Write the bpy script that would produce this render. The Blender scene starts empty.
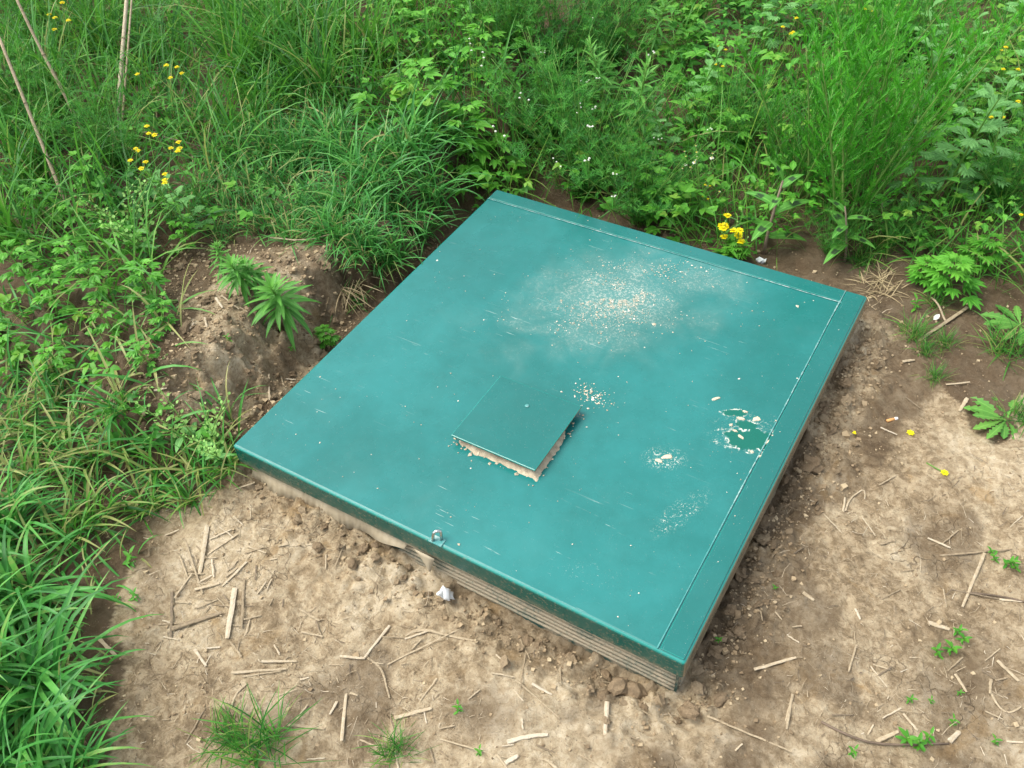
import bpy, math, random
import numpy as np
from mathutils import Matrix, Vector
random.seed(7)
RNG = np.random.default_rng(11)
PI = math.pi
scene = bpy.context.scene
COL = scene.collection

# ------------------------------------------------------------------ camera
ZT = 0.15                       # height of the lid's top above the path
LX, LY = 1.1, 1.1488            # lid size
CAM = np.array([1.31631, -0.80469, 1.68113])
ROT = np.array([[0.85756412, 0.51144796, -0.05481579],
                [0.32984212, -0.62855078, -0.70436361],
                [-0.39469984, 0.5859564, -0.70771967]])      # right, down, forward
FPX = 918.2
cd = bpy.data.cameras.new('camera'); cam = bpy.data.objects.new('camera', cd); COL.objects.link(cam)
m = Matrix.Identity(4)
for i in range(3):
    m[i][0] = ROT[0][i]; m[i][1] = -ROT[1][i]; m[i][2] = -ROT[2][i]; m[i][3] = CAM[i]
cam.matrix_world = m
cd.sensor_width = 36; cd.lens = FPX / 1024 * 36; cd.clip_start = 0.02; cd.clip_end = 500
scene.camera = cam

# ------------------------------------------------------------------ sky, sun, exposure
SUN_EL, SUN_AZ = 60, 205        # soft light from the left of the hatch (azimuth from +x, anticlockwise)
w = bpy.data.worlds.new('World'); scene.world = w; w.use_nodes = True
nt = w.node_tree; nt.nodes.clear()
sk = nt.nodes.new('ShaderNodeTexSky'); sk.sky_type = 'NISHITA'; sk.sun_disc = False
sk.sun_elevation = math.radians(SUN_EL); sk.sun_rotation = math.radians(90 - SUN_AZ)
sk.air_density = 1.0; sk.dust_density = 3.0
hs = nt.nodes.new('ShaderNodeHueSaturation'); hs.inputs['Saturation'].default_value = 0.38
bg = nt.nodes.new('ShaderNodeBackground'); bg.inputs['Strength'].default_value = 0.15
wo = nt.nodes.new('ShaderNodeOutputWorld')
nt.links.new(sk.outputs[0], hs.inputs['Color']); nt.links.new(hs.outputs[0], bg.inputs['Color'])
nt.links.new(bg.outputs[0], wo.inputs['Surface'])
sl = bpy.data.lights.new('sun', 'SUN'); sl.energy = 1.5; sl.angle = math.radians(40); sl.color = (1.0, 0.94, 0.84)
so = bpy.data.objects.new('sun', sl); COL.objects.link(so)
dv = Vector((math.cos(math.radians(SUN_EL)) * math.cos(math.radians(SUN_AZ)),
             math.cos(math.radians(SUN_EL)) * math.sin(math.radians(SUN_AZ)), math.sin(math.radians(SUN_EL))))
so.rotation_euler = dv.to_track_quat('Z', 'Y').to_euler(); so.location = (-2, 3, 5)
vs = scene.view_settings
vs.view_transform = 'Standard'; vs.look = 'None'; vs.gamma = 1.0; vs.use_curve_mapping = False
vs.exposure = 1.06
scene.cycles.max_bounces = 6; scene.cycles.diffuse_bounces = 3; scene.cycles.glossy_bounces = 2; scene.cycles.transmission_bounces = 4

# ------------------------------------------------------------------ noise, terrain, projection
def vnoise(x, y, seed=0):
    ix = np.floor(x).astype(np.int64); iy = np.floor(y).astype(np.int64)
    fx = x - ix; fy = y - iy
    def hsh(a, b):
        h = (a * 374761393 + b * 668265263 + seed * 974634777) & 0xffffffff
        h = ((h ^ (h >> 13)) * 1274126177) & 0xffffffff
        h = ((h ^ (h >> 16)) * 2246822519) & 0xffffffff
        return ((h ^ (h >> 15)) & 0xffffff) / float(0xffffff)
    u = fx ** 3 * (fx * (fx * 6 - 15) + 10); v = fy ** 3 * (fy * (fy * 6 - 15) + 10)
    a = hsh(ix, iy); b = hsh(ix + 1, iy); c = hsh(ix, iy + 1); d = hsh(ix + 1, iy + 1)
    return (a * (1 - u) + b * u) * (1 - v) + (c * (1 - u) + d * u) * v - 0.5
def fbm(x, y, sc, octv=3, seed=0, gain=.5):
    r = 0; a = 1.0; k = 1.0 / sc
    for i in range(octv):
        r = r + a * vnoise(x * k + 17.3 * i, y * k - 9.1 * i, seed + i); a *= gain; k *= 2.03
    return r
def sm(t): t = np.clip(t, 0, 1); return t * t * (3 - 2 * t)
def hbase(x, y):
    dx = np.maximum(np.maximum(-x, x - LX), 0); dy = np.maximum(np.maximum(-y, y - LY), 0)
    d = np.sqrt(dx * dx + dy * dy)
    h = 0.015 + 0 * x
    h = h + 0.045 * np.exp(-(d / .16) ** 2) * sm((0.35 - y) / .3) * sm((0.72 - x) / .6)     # soil thrown up against the front
    h = h + 0.025 * np.exp(-(d / .12) ** 2) * sm((y - .05) / .2) - .004
    h = h - .020 * np.exp(-(d / .07) ** 2) * sm((.06 - y) / .06) * sm((x - .42) / .25) * sm((1.35 - x) / .2)
    bank = -x - 0.10 + 0.13 * fbm(x, y, .16, 4, 5, .6)
    m_ = sm(bank / .16) * sm((y + .12 + .12 * fbm(x, y, .3, 2, 8)) / .34)
    h = h + 0.17 * m_
    h = h + 0.12 * sm((y - 1.28) / 1.3) * sm((2.2 - x) / 1.2)
    inside = (x > -.005) & (x < LX + .005) & (y > -.005) & (y < LY + .005)
    deep = np.minimum(np.minimum(x, LX - x), np.minimum(y, LY - y))
    h = np.where(inside, np.minimum(h, h * (1 - sm(deep / .05)) + 0.01), h)
    return h, d, m_
def hgt(x, y):
    x = np.asarray(x, float); y = np.asarray(y, float)
    h, d, m_ = hbase(x, y)
    h = h + .030 * fbm(x, y, .45, 2, 1) + .013 * fbm(x, y, .13, 2, 2)
    rough = np.clip(np.exp(-(d / .10) ** 2) + 1.6 * m_ * (1 - m_) * 4 * .6 + .22 + .5 * np.clip(fbm(x, y, .35, 2, 31), 0, 1), 0, 1.8)
    cr = fbm(x, y, .034, 3, 3, .55)
    h = h + .045 * (m_ * (1 - m_) * 4) * fbm(x, y, .07, 4, 7, .6)
    h = h + .010 * np.abs(fbm(x, y, .075, 3, 6)) * (1 + .6 * rough) + rough * .020 * (np.abs(cr) * 1.6 - .25) + .0035 * fbm(x, y, .013, 2, 4)
    inside = (x > .0) & (x < LX) & (y > .0) & (y < LY)
    return np.where(inside, np.minimum(h, .075), np.minimum(h, .4))
def ray(u, v):
    return ROT.T @ np.array([(u - 512) / FPX, (v - 384) / FPX, 1.0])
def S(u, v, z):
    d = ray(u, v); k = (z - CAM[2]) / d[2]; return CAM + k * d
def G(u, v):
    z = .05
    for _ in range(14):
        p = S(u, v, z); z += .6 * (float(hgt(p[0], p[1])) - z)
    p[2] = float(hgt(p[0], p[1])); return p
def proj(P):
    q = (P - CAM) @ ROT.T; z = np.maximum(q[:, 2], .05)
    return np.stack([q[:, 0] / z * FPX + 512, q[:, 1] / z * FPX + 384], 1), q[:, 2] > .05
def inpoly(pts, poly):
    poly = np.array(poly, float); x, y = pts[:, 0], pts[:, 1]; r = np.zeros(len(pts), bool); n = len(poly)
    for i in range(n):
        x0, y0 = poly[i]; x1, y1 = poly[(i + 1) % n]
        c = ((y0 > y) != (y1 > y)); xx = (x1 - x0) * (y - y0) / ((y1 - y0) if y1 != y0 else 1e-9) + x0
        r ^= c & (x < xx)
    return r
# outlines of the bare ground, drawn on the ground plane
BARE = [(262, 478), (205, 492), (165, 505), (140, 560), (120, 620), (118, 690), (100, 800), (100, 1600), (3000, 1600), (3000, 300),
        (1200, 330), (1060, 370), (985, 452), (950, 385), (925, 340), (890, 318), (872, 262), (780, 258), (700, 400)]
MOUND = [(188, 292), (215, 268), (262, 250), (320, 245), (350, 330), (262, 412), (215, 425), (170, 420), (148, 395), (180, 340)]
def veg_mask(P):
    px, fr = proj(P)
    j = 14 * np.stack([fbm(P[:, 0], P[:, 1], .09, 2, 41), fbm(P[:, 0], P[:, 1], .09, 2, 42)], 1) * 2
    q = px + j
    bare = inpoly(q, BARE) | inpoly(q, MOUND)
    bare |= (P[:, 0] > -.02) & (P[:, 0] < LX + .03) & (P[:, 1] > -.03) & (P[:, 1] < LY + .02)
    bare |= (P[:, 0] > .15) & (P[:, 1] < .6) & ~fr
    return ~bare, px
def scat(n, x0, x1, y0, y1, poly=None, veg=True):
    x = RNG.uniform(x0, x1, n); y = RNG.uniform(y0, y1, n)
    P = np.stack([x, y, hgt(x, y)], 1)
    ok, px = veg_mask(P)
    if not veg: ok = ~((x > -.02) & (x < LX + .02) & (y > -.02) & (y < LY + .02))
    if poly is not None: ok &= inpoly(px, poly)
    return P[ok]

# ------------------------------------------------------------------ mesh helpers
class MB:
    def __init__(s): s.v = []; s.f = []; s.a = []; s.n = 0
    def add(s, V, F, tint=None, rib=None, ss=None):
        V = np.asarray(V, float).reshape(-1, 3); F = np.asarray(F, np.int64); n = len(V)
        z = np.zeros(n)
        A = np.stack([np.broadcast_to(z if q is None else q, (n,)) for q in (tint, rib, ss)], 1)
        s.v.append(V); s.f.append(F + s.n); s.a.append(A); s.n += n; return s
    def mesh(s, name, off=(0, 0, 0), smooth=True):
        V = np.concatenate(s.v) - np.array(off); A = np.concatenate(s.a)
        me = bpy.data.meshes.new(name)
        idx = np.concatenate([f.ravel() for f in s.f]); tot = np.concatenate([np.full(len(f), f.shape[1]) for f in s.f])
        me.vertices.add(len(V)); me.vertices.foreach_set('co', V.ravel())
        me.loops.add(len(idx)); me.loops.foreach_set('vertex_index', idx)
        st = np.concatenate([[0], np.cumsum(tot)[:-1]])
        me.polygons.add(len(tot)); me.polygons.foreach_set('loop_start', st); me.polygons.foreach_set('loop_total', tot)
        me.update(calc_edges=True)
        me.polygons.foreach_set('use_smooth', np.full(len(tot), smooth))
        for k, nm in enumerate(('tint', 'rib', 'along')):
            at = me.attributes.new(nm, 'FLOAT', 'POINT'); at.data.foreach_set('value', A[:, k].copy())
        return me
def link(name, me, mat, parent=None, loc=(0, 0, 0)):
    o = bpy.data.objects.new(name, me); COL.objects.link(o)
    if mat is not None and len(me.materials) == 0: me.materials.append(mat)
    o.location = loc
    if parent is not None: o.parent = parent
    return o
def obj(name, mb, mat, parent=None, off=None, smooth=True):
    if off is None: off = (0, 0, 0)
    return link(name, mb.mesh(name, off, smooth), mat, parent, off)
def tag(o, label, cat, group=None, kind=None):
    if label: o['label'] = label
    if cat: o['category'] = cat
    if group: o['group'] = group
    if kind: o['kind'] = kind
    return o
def thing(name, label, cat, loc, group=None, rz=0):
    o = bpy.data.objects.new(name, None); COL.objects.link(o); o.location = loc; o.rotation_euler = (0, 0, rz)
    o.empty_display_size = .05
    return tag(o, label, cat, group)
def dup(root, loc, rz=0, sc=1.0, label=None, tilt=(0, 0)):
    r = root.copy(); COL.objects.link(r); r.location = loc; r.rotation_euler = (tilt[0], tilt[1], rz); r.scale = (sc,) * 3
    if label: r['label'] = label
    for ch in KIDS[root.name]:
        c = ch.copy(); COL.objects.link(c); c.parent = r
        for g in KIDS.get(ch.name, ()):
            d = g.copy(); COL.objects.link(d); d.parent = c
    return r
KIDS = {}
def kid(root, ch): KIDS.setdefault(root.name, []).append(ch); return ch

def P_grass(s): return np.clip(.55 + 1.2 * s, 0, 1) * np.clip((1 - s) * 2.2, 0, 1) ** .75 + .01
def P_lance(s): return np.sin(np.clip(s, 0, 1) ** .72 * PI) ** .85 + .03
def P_oval(s): return np.sin(np.clip(s, 0, 1) ** .8 * PI) ** .6 + .03
def P_thread(s): return 1 - .6 * s
def P_spoon(s): return (.25 + .75 * sm((s - .15) / .45)) * np.clip((1 - s) * 4, 0, 1) ** .5 + .01
def toothed(base, n, amt):
    def f(s): return base(s) * (1 - amt * ((s * n) % 1.0))
    return f
def strips(mb, P, az, el, bend, L, W, prof=P_grass, nseg=4, fold=.25, roll=0, curl=0, tint=.5, mid=True, bpow=1.0):
    P = np.atleast_2d(P); N = len(P)
    B = lambda q: np.broadcast_to(np.asarray(q, float), (N,))[:, None]
    az, el, bend, L, W, roll, curl, tint = map(B, (az, el, bend, L, W, roll, curl, tint))
    s = np.linspace(0, 1, nseg + 1)[None, :]
    e = el + bend * s ** bpow; a = az + curl * s
    T = np.stack([np.cos(e) * np.cos(a), np.cos(e) * np.sin(a), np.sin(e)], 2)
    step = (T[:, 1:] + T[:, :-1]) / 2 * (L / nseg)[:, :, None]
    C = np.concatenate([P[:, None, :], P[:, None, :] + np.cumsum(step, 1)], 1)
    Sd = np.stack([-np.sin(a), np.cos(a), 0 * a], 2); Nn = np.stack([-np.sin(e) * np.cos(a), -np.sin(e) * np.sin(a), np.cos(e)], 2)
    cr, sr = np.cos(roll)[:, :, None], np.sin(roll)[:, :, None]
    S2 = Sd * cr + Nn * sr; N2 = Nn * cr - Sd * sr
    h = (W * prof(s))[:, :, None] / 2
    Lf = C + S2 * h + N2 * h * fold; Rt = C - S2 * h + N2 * h * fold
    M = nseg + 1
    if mid:
        V = np.stack([Lf, C, Rt], 2); k = 3; rb = np.tile([0, 1, 0], N * M)
        f0 = np.array([[j * 3 + q, j * 3 + q + 1, j * 3 + q + 4, j * 3 + q + 3] for j in range(nseg) for q in (0, 1)])
    else:
        V = np.stack([Lf, Rt], 2); k = 2; rb = np.zeros(N * M * 2)
        f0 = np.array([[j * 2, j * 2 + 1, j * 2 + 3, j * 2 + 2] for j in range(nseg)])
    F = (f0[None] + (np.arange(N) * M * k)[:, None, None]).reshape(-1, 4)
    mb.add(V.reshape(-1, 3), F, np.repeat(tint[:, 0], M * k), rb, np.tile(np.repeat(s[0], k), N))
    return C
def tubes(mb, C, r, k=5, tint=.5, flat=1.0):
    C = np.asarray(C, float)
    if C.ndim == 2: C = C[None]
    N, M = C.shape[:2]; r = np.broadcast_to(np.asarray(r, float), (N, M))
    T = np.gradient(C, axis=1); T /= np.linalg.norm(T, axis=2, keepdims=True) + 1e-9
    ref = np.where(np.abs(T[:, :1, 2:3]) > .8, np.array([1., 0, 0]), np.array([0, 0, 1.]))
    X = np.cross(T, np.broadcast_to(ref, T.shape)); X /= np.linalg.norm(X, axis=2, keepdims=True) + 1e-9
    Y = np.cross(T, X)
    an = np.arange(k) * 2 * PI / k + .3
    V = C[:, :, None, :] + r[:, :, None, None] * (X[:, :, None, :] * np.cos(an)[None, None, :, None] + flat * Y[:, :, None, :] * np.sin(an)[None, None, :, None])
    f0 = np.array([[j * k + q, j * k + (q + 1) % k, (j + 1) * k + (q + 1) % k, (j + 1) * k + q] for j in range(M - 1) for q in range(k)])
    F = (f0[None] + (np.arange(N) * M * k)[:, None, None]).reshape(-1, 4)
    n = N * M * k
    tn = np.repeat(np.broadcast_to(np.asarray(tint, float), (N,)), M * k)
    base = mb.n
    mb.add(V.reshape(-1, 3), F, tn, np.zeros(n), np.tile(np.repeat(np.linspace(0, 1, M), k), N))
    # end caps
    caps = []
    for i in range(N):
        b = i * M * k; caps.append([b + q for q in range(k)][::-1]); caps.append([b + (M - 1) * k + q for q in range(k)])
    mb.f.append(np.array(caps) + base)
    return mb
OCT_V = np.array([[1, 0, 0], [-1, 0, 0], [0, 1, 0], [0, -1, 0], [0, 0, 1], [0, 0, -1]], float)
OCT_F = np.array([[0, 2, 4], [2, 1, 4], [1, 3, 4], [3, 0, 4], [2, 0, 5], [1, 2, 5], [3, 1, 5], [0, 3, 5]])
def lumps(mb, P, size, flat=.6, tint=None, cube=False):
    N = len(P); s = np.broadcast_to(np.asarray(size, float), (N,))
    if cube:
        bv = np.array([[a, b, c] for a in (-1, 1) for b in (-1, 1) for c in (-1, 1)], float) * .62
        bf = np.array([[0, 1, 3, 2], [4, 6, 7, 5], [0, 4, 5, 1], [2, 3, 7, 6], [0, 2, 6, 4], [1, 5, 7, 3]])
    else: bv, bf = OCT_V, OCT_F
    k = len(bv)
    V = bv[None] * RNG.uniform(.55, 1.25, (N, k, 1)) + RNG.normal(0, .12, (N, k, 3))
    V[:, :, 2] *= flat
    a = RNG.uniform(0, 2 * PI, N); c, sn = np.cos(a)[:, None], np.sin(a)[:, None]
    x = V[:, :, 0] * c - V[:, :, 1] * sn; y = V[:, :, 0] * sn + V[:, :, 1] * c
    V = np.stack([x, y, V[:, :, 2]], 2) * s[:, None, None] + P[:, None, :]
    F = (bf[None] + (np.arange(N) * k)[:, None, None]).reshape(-1, bf.shape[1])
    t = RNG.uniform(0, 1, N) if tint is None else np.broadcast_to(tint, (N,))
    mb.add(V.reshape(-1, 3), F, np.repeat(t, k))
def box(mb, x0, x1, y0, y1, z0, z1):
    V = [[x, y, z] for z in (z0, z1) for y in (y0, y1) for x in (x0, x1)]
    F = [[0, 2, 3, 1], [4, 5, 7, 6], [0, 1, 5, 4], [2, 6, 7, 3], [0, 4, 6, 2], [1, 3, 7, 5]]
    mb.add(V, F); return mb
def bevel(o, wd, seg=2):
    b = o.modifiers.new('bevel', 'BEVEL'); b.width = wd; b.segments = seg; b.limit_method = 'ANGLE'; b.angle_limit = .6
    return o

# ------------------------------------------------------------------ materials
def newmat(name):
    mt = bpy.data.materials.new(name); mt.use_nodes = True; n = mt.node_tree; n.nodes.clear()
    out = n.nodes.new('ShaderNodeOutputMaterial'); b = n.nodes.new('ShaderNodeBsdfPrincipled')
    n.links.new(b.outputs[0], out.inputs[0]); return mt, n, b, out
class NT:
    def __init__(s, n): s.n = n
    def __call__(s, t, **kw):
        x = s.n.nodes.new(t)
        for k, v in kw.items(): setattr(x, k, v)
        return x
    def L(s, a, b): s.n.links.new(a, b)
    def attr(s, nm): x = s('ShaderNodeAttribute', attribute_name=nm); return x.outputs['Fac']
    def val(s, p, v):
        if hasattr(v, 'is_output') or isinstance(v, bpy.types.NodeSocket): s.L(v, p)
        else: p.default_value = v
    def math(s, op, a, b=0.0, clamp=False):
        x = s('ShaderNodeMath', operation=op, use_clamp=clamp); s.val(x.inputs[0], a); s.val(x.inputs[1], b); return x.outputs[0]
    def mix(s, f, a, b):
        x = s('ShaderNodeMix', data_type='RGBA'); s.val(x.inputs[0], f)
        for q, c in ((6, a), (7, b)):
            if isinstance(c, tuple): c = (*c, 1) if len(c) == 3 else c
            s.val(x.inputs[q], c)
        return x.outputs[2]
    def noise(s, vec, scale, detail=3, rough=.55, dist=0):
        x = s('ShaderNodeTexNoise'); x.inputs['Scale'].default_value = scale; x.inputs['Detail'].default_value = detail
        x.inputs['Roughness'].default_value = rough; x.inputs['Distortion'].default_value = dist
        if vec is not None: s.L(vec, x.inputs['Vector'])
        return x.outputs['Fac']
    def ramp(s, f, stops):
        x = s('ShaderNodeValToRGB'); e = x.color_ramp.elements
        while len(e) < len(stops): e.new(.5)
        for i, (p, c) in enumerate(stops): e[i].position = p; e[i].color = (*c, 1) if len(c) == 3 else c
        s.L(f, x.inputs[0]); return x.outputs['Color']
    def rng(s, f, a, b, c=0.0, d=1.0, smooth=True):
        x = s('ShaderNodeMapRange'); x.interpolation_type = 'SMOOTHSTEP' if smooth else 'LINEAR'
        s.val(x.inputs[0], f)
        for i, q in enumerate((a, b, c, d)): x.inputs[i + 1].default_value = q
        return x.outputs[0]
    def bump(s, h, strength, dist, prev=None):
        x = s('ShaderNodeBump'); x.inputs['Strength'].default_value = strength; x.inputs['Distance'].default_value = dist
        s.L(h, x.inputs['Height'])
        if prev is not None: s.L(prev, x.inputs['Normal'])
        return x.outputs[0]
GAIN = (1.22, 1.44, 1.1)
def leafmat(name, stops, trans=.35, rough=.5, rib=.0, spot=False, spec=.35):
    stops = [tuple(min(.9, q * k_) for q, k_ in zip(st, GAIN if st[1] > st[0] * 1.15 and st[1] > st[2] * 1.15 else (1.2, 1.2, 1.1))) for st in stops]
    mt, n, b, out = newmat(name); N = NT(n)
    co = N('ShaderNodeTexCoord').outputs['Object']
    t = N.attr('tint'); ns = N.noise(co, 60, 2)
    oi = N('ShaderNodeObjectInfo').outputs['Random']
    t2 = N.math('ADD', N.math('ADD', t, N.math('MULTIPLY', N.math('SUBTRACT', ns, .5), .5)), N.math('MULTIPLY', N.math('SUBTRACT', oi, .5), .22), True)
    c = N.ramp(t2, [(i / (len(stops) - 1), q) for i, q in enumerate(stops)])
    if rib > 0:
        r = N.rng(N.attr('rib'), .78, .97)
        c = N.mix(N.math('MULTIPLY', r, rib), c, tuple(min(1, q * 1.9 + .02) for q in stops[-1]))
    if spot:
        al = N.attr('along'); d = N.math('ABSOLUTE', N.math('SUBTRACT', al, .52))
        sp = N.math('MULTIPLY', N.rng(d, .07, .14, 1, 0), N.rng(N.attr('rib'), .25, .5))
        c = N.mix(N.math('MULTIPLY', sp, .85), c, (.025, .03, .03))
    N.L(c, b.inputs['Base Color']); b.inputs['Roughness'].default_value = rough
    b.inputs['Specular IOR Level'].default_value = spec
    tr = N('ShaderNodeBsdfTranslucent'); mx = N('ShaderNodeMixShader'); mx.inputs[0].default_value = trans
    hsv = N('ShaderNodeHueSaturation'); hsv.inputs['Value'].default_value = 1.25; hsv.inputs['Hue'].default_value = .488
    N.L(c, hsv.inputs['Color']); N.L(hsv.outputs[0], tr.inputs['Color'])
    N.L(b.outputs[0], mx.inputs[1]); N.L(tr.outputs[0], mx.inputs[2]); N.L(mx.outputs[0], out.inputs[0])
    return mt
def plainmat(name, stops, rough=.8, nscale=40, bump=0, spec=.3):
    mt, n, b, out = newmat(name); N = NT(n)
    co = N('ShaderNodeTexCoord').outputs['Object']
    t = N.math('ADD', N.attr('tint'), N.math('MULTIPLY', N.math('SUBTRACT', N.noise(co, nscale, 3), .5), .8), True)
    c = N.ramp(t, [(i / (len(stops) - 1), q) for i, q in enumerate(stops)])
    N.L(c, b.inputs['Base Color']); b.inputs['Roughness'].default_value = rough; b.inputs['Specular IOR Level'].default_value = spec
    if bump: N.L(N.bump(N.noise(co, nscale * 2, 4), bump, .004), b.inputs['Normal'])
    return mt
M = {}
M['grass'] = leafmat('grass_green', [(.018, .085, .016), (.04, .155, .022), (.085, .235, .035), (.24, .27, .09)], .35, .45)
M['bluegrass'] = leafmat('grass_blue_green', [(.025, .115, .028), (.05, .195, .045), (.10, .28, .065), (.30, .30, .12)], .3, .42)
M['herb'] = leafmat('herb_green', [(.025, .11, .016), (.05, .185, .022), (.095, .26, .03), (.2, .30, .05)], .35, .5)
M['thread'] = leafmat('feathery_green', [(.018, .10, .016), (.045, .19, .026), (.095, .275, .05)], .35, .55)
M['wisp'] = leafmat('wispy_green', [(.02, .125, .012), (.05, .235, .018), (.09, .32, .03)], .4, .5)
M['palm'] = leafmat('bright_leaf', [(.04, .16, .02), (.08, .25, .03), (.13, .31, .045)], .35, .45, .35)
M['whorl'] = leafmat('whorl_leaf', [(.045, .15, .03), (.08, .22, .045), (.14, .30, .065)], .3, .5, .22)
M['mug'] = leafmat('grey_green_leaf', [(.065, .175, .055), (.11, .245, .085), (.18, .33, .14)], .25, .75, .3)
M['pers'] = leafmat('spotted_leaf', [(.05, .17, .04), (.09, .24, .05), (.13, .29, .07)], .3, .45, .4, True)
M['broad'] = leafmat('broad_leaf', [(.05, .15, .035), (.085, .21, .045), (.14, .27, .06)], .3, .45, .25)
M['pod'] = leafmat('pale_pod', [(.16, .30, .08), (.24, .40, .13), (.32, .46, .18)], .4, .5)
M['stem'] = leafmat('green_stem', [(.07, .15, .035), (.12, .22, .05), (.2, .25, .09)], .1, .5)
M['yellow'] = leafmat('yellow_petal', [(.60, .50, .002), (.66, .58, .003), (.70, .63, .012)], .25, .5)
M['white'] = leafmat('white_petal', [(.68, .70, .66), (.8, .8, .77)], .25, .6)
M['straw'] = plainmat('dry_straw', [(.13, .10, .07), (.27, .21, .13), (.43, .35, .23), (.55, .48, .36)], .7, 150, .6)
M['twig'] = plainmat('brown_twig', [(.10, .075, .05), (.19, .14, .10), (.28, .22, .16)], .8, 60, .4)
M['crumb'] = plainmat('soil_crumb', [(.19, .14, .085), (.32, .24, .145), (.46, .37, .235)], .95, 45, .5, .1)
M['clod'] = plainmat('soil_clod', [(.14, .10, .06), (.24, .178, .11), (.35, .275, .175)], .97, 3, .9, .1)
M['sand'] = plainmat('pale_sand', [(.40, .34, .24), (.58, .52, .40), (.75, .72, .62)], .9, 60, 0, .1)
M['mud'] = plainmat('dried_mud', [(.36, .30, .21), (.48, .41, .29), (.58, .51, .38)], .95, 60, .3, .1)
M['plastic'] = plainmat('white_plastic', [(.55, .60, .60), (.72, .76, .76), (.80, .82, .82)], .45, 30, .2, .4)
M['tape'] = plainmat('muddy_sheet', [(.26, .21, .14), (.36, .30, .20), (.44, .38, .27)], .8, 40, .3)

def soilmat():
    mt, n, b, out = newmat('bare_soil'); N = NT(n)
    co = N('ShaderNodeTexCoord').outputs['Object']
    big = N.noise(co, 3.2, 4, .6, .4); med = N.noise(co, 17, 5, .65, .3); fine = N.noise(co, 120, 4, .7)
    t = N.math('ADD', N.math('MULTIPLY', big, .8), N.math('ADD', N.math('MULTIPLY', med, .55), N.math('MULTIPLY', fine, .42)))
    mot = N.rng(N.noise(co, 42, 4, .75, .5), .38, .62, -.17, .17)
    t = N.math('ADD', N.rng(t, .60, 1.2, 0, 1, False), mot)
    c = N.ramp(t, [(0, (.15, .11, .066)), (.28, (.28, .212, .128)), (.6, (.435, .35, .226)), (1, (.59, .505, .36))])
    ochre = N.rng(N.noise(co, 8, 3, .6, .8), .58, .74)
    c = N.mix(N.math('MULTIPLY', ochre, .45), c, (.36, .23, .095))
    c = N.mix(N.attr('tint'), c, (.088, .060, .036))                # moist dug soil, with painted shade
    grit = N.rng(N.noise(co, 330, 2, .5), .66, .76)
    c = N.mix(N.math('MULTIPLY', grit, .5), c, (.50, .44, .33))
    dk = N.rng(N.noise(co, 210, 3, .6), .30, .40, 1, 0)
    c = N.mix(N.math('MULTIPLY', dk, .55), c, (.07, .05, .035))
    mp = N('ShaderNodeMapping'); N.L(co, mp.inputs['Vector'])
    nz = N('ShaderNodeTexNoise'); nz.inputs['Scale'].default_value = 14; N.L(co, nz.inputs['Vector'])
    ad = N('ShaderNodeMix', data_type='RGBA', blend_type='LINEAR_LIGHT'); ad.inputs[0].default_value = .06
    N.L(co, ad.inputs[6]); N.L(nz.outputs['Color'], ad.inputs[7])
    vo = N('ShaderNodeTexVoronoi', feature='DISTANCE_TO_EDGE'); vo.inputs['Scale'].default_value = 21
    N.L(ad.outputs[2], vo.inputs['Vector'])
    cm = N.math('MULTIPLY', N.rng(vo.outputs['Distance'], .0, .022, 1, 0), N.rng(N.noise(co, 6, 3), .54, .66))
    c = N.mix(N.math('MULTIPLY', cm, .4), c, (.075, .052, .033))
    N.L(c, b.inputs['Base Color']); b.inputs['Roughness'].default_value = .97; b.inputs['Specular IOR Level'].default_value = .12
    h1 = N.bump(N.noise(co, 60, 8, .75, .2), 0.8, .010)
    h2 = N.bump(N.noise(co, 330, 4, .8), .6, .003, h1)
    h3 = N.bump(N.math('SUBTRACT', 1.0, cm), .7, .006, h2)
    N.L(h3, b.inputs['Normal'])
    return mt
M['soil'] = soilmat()

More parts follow.
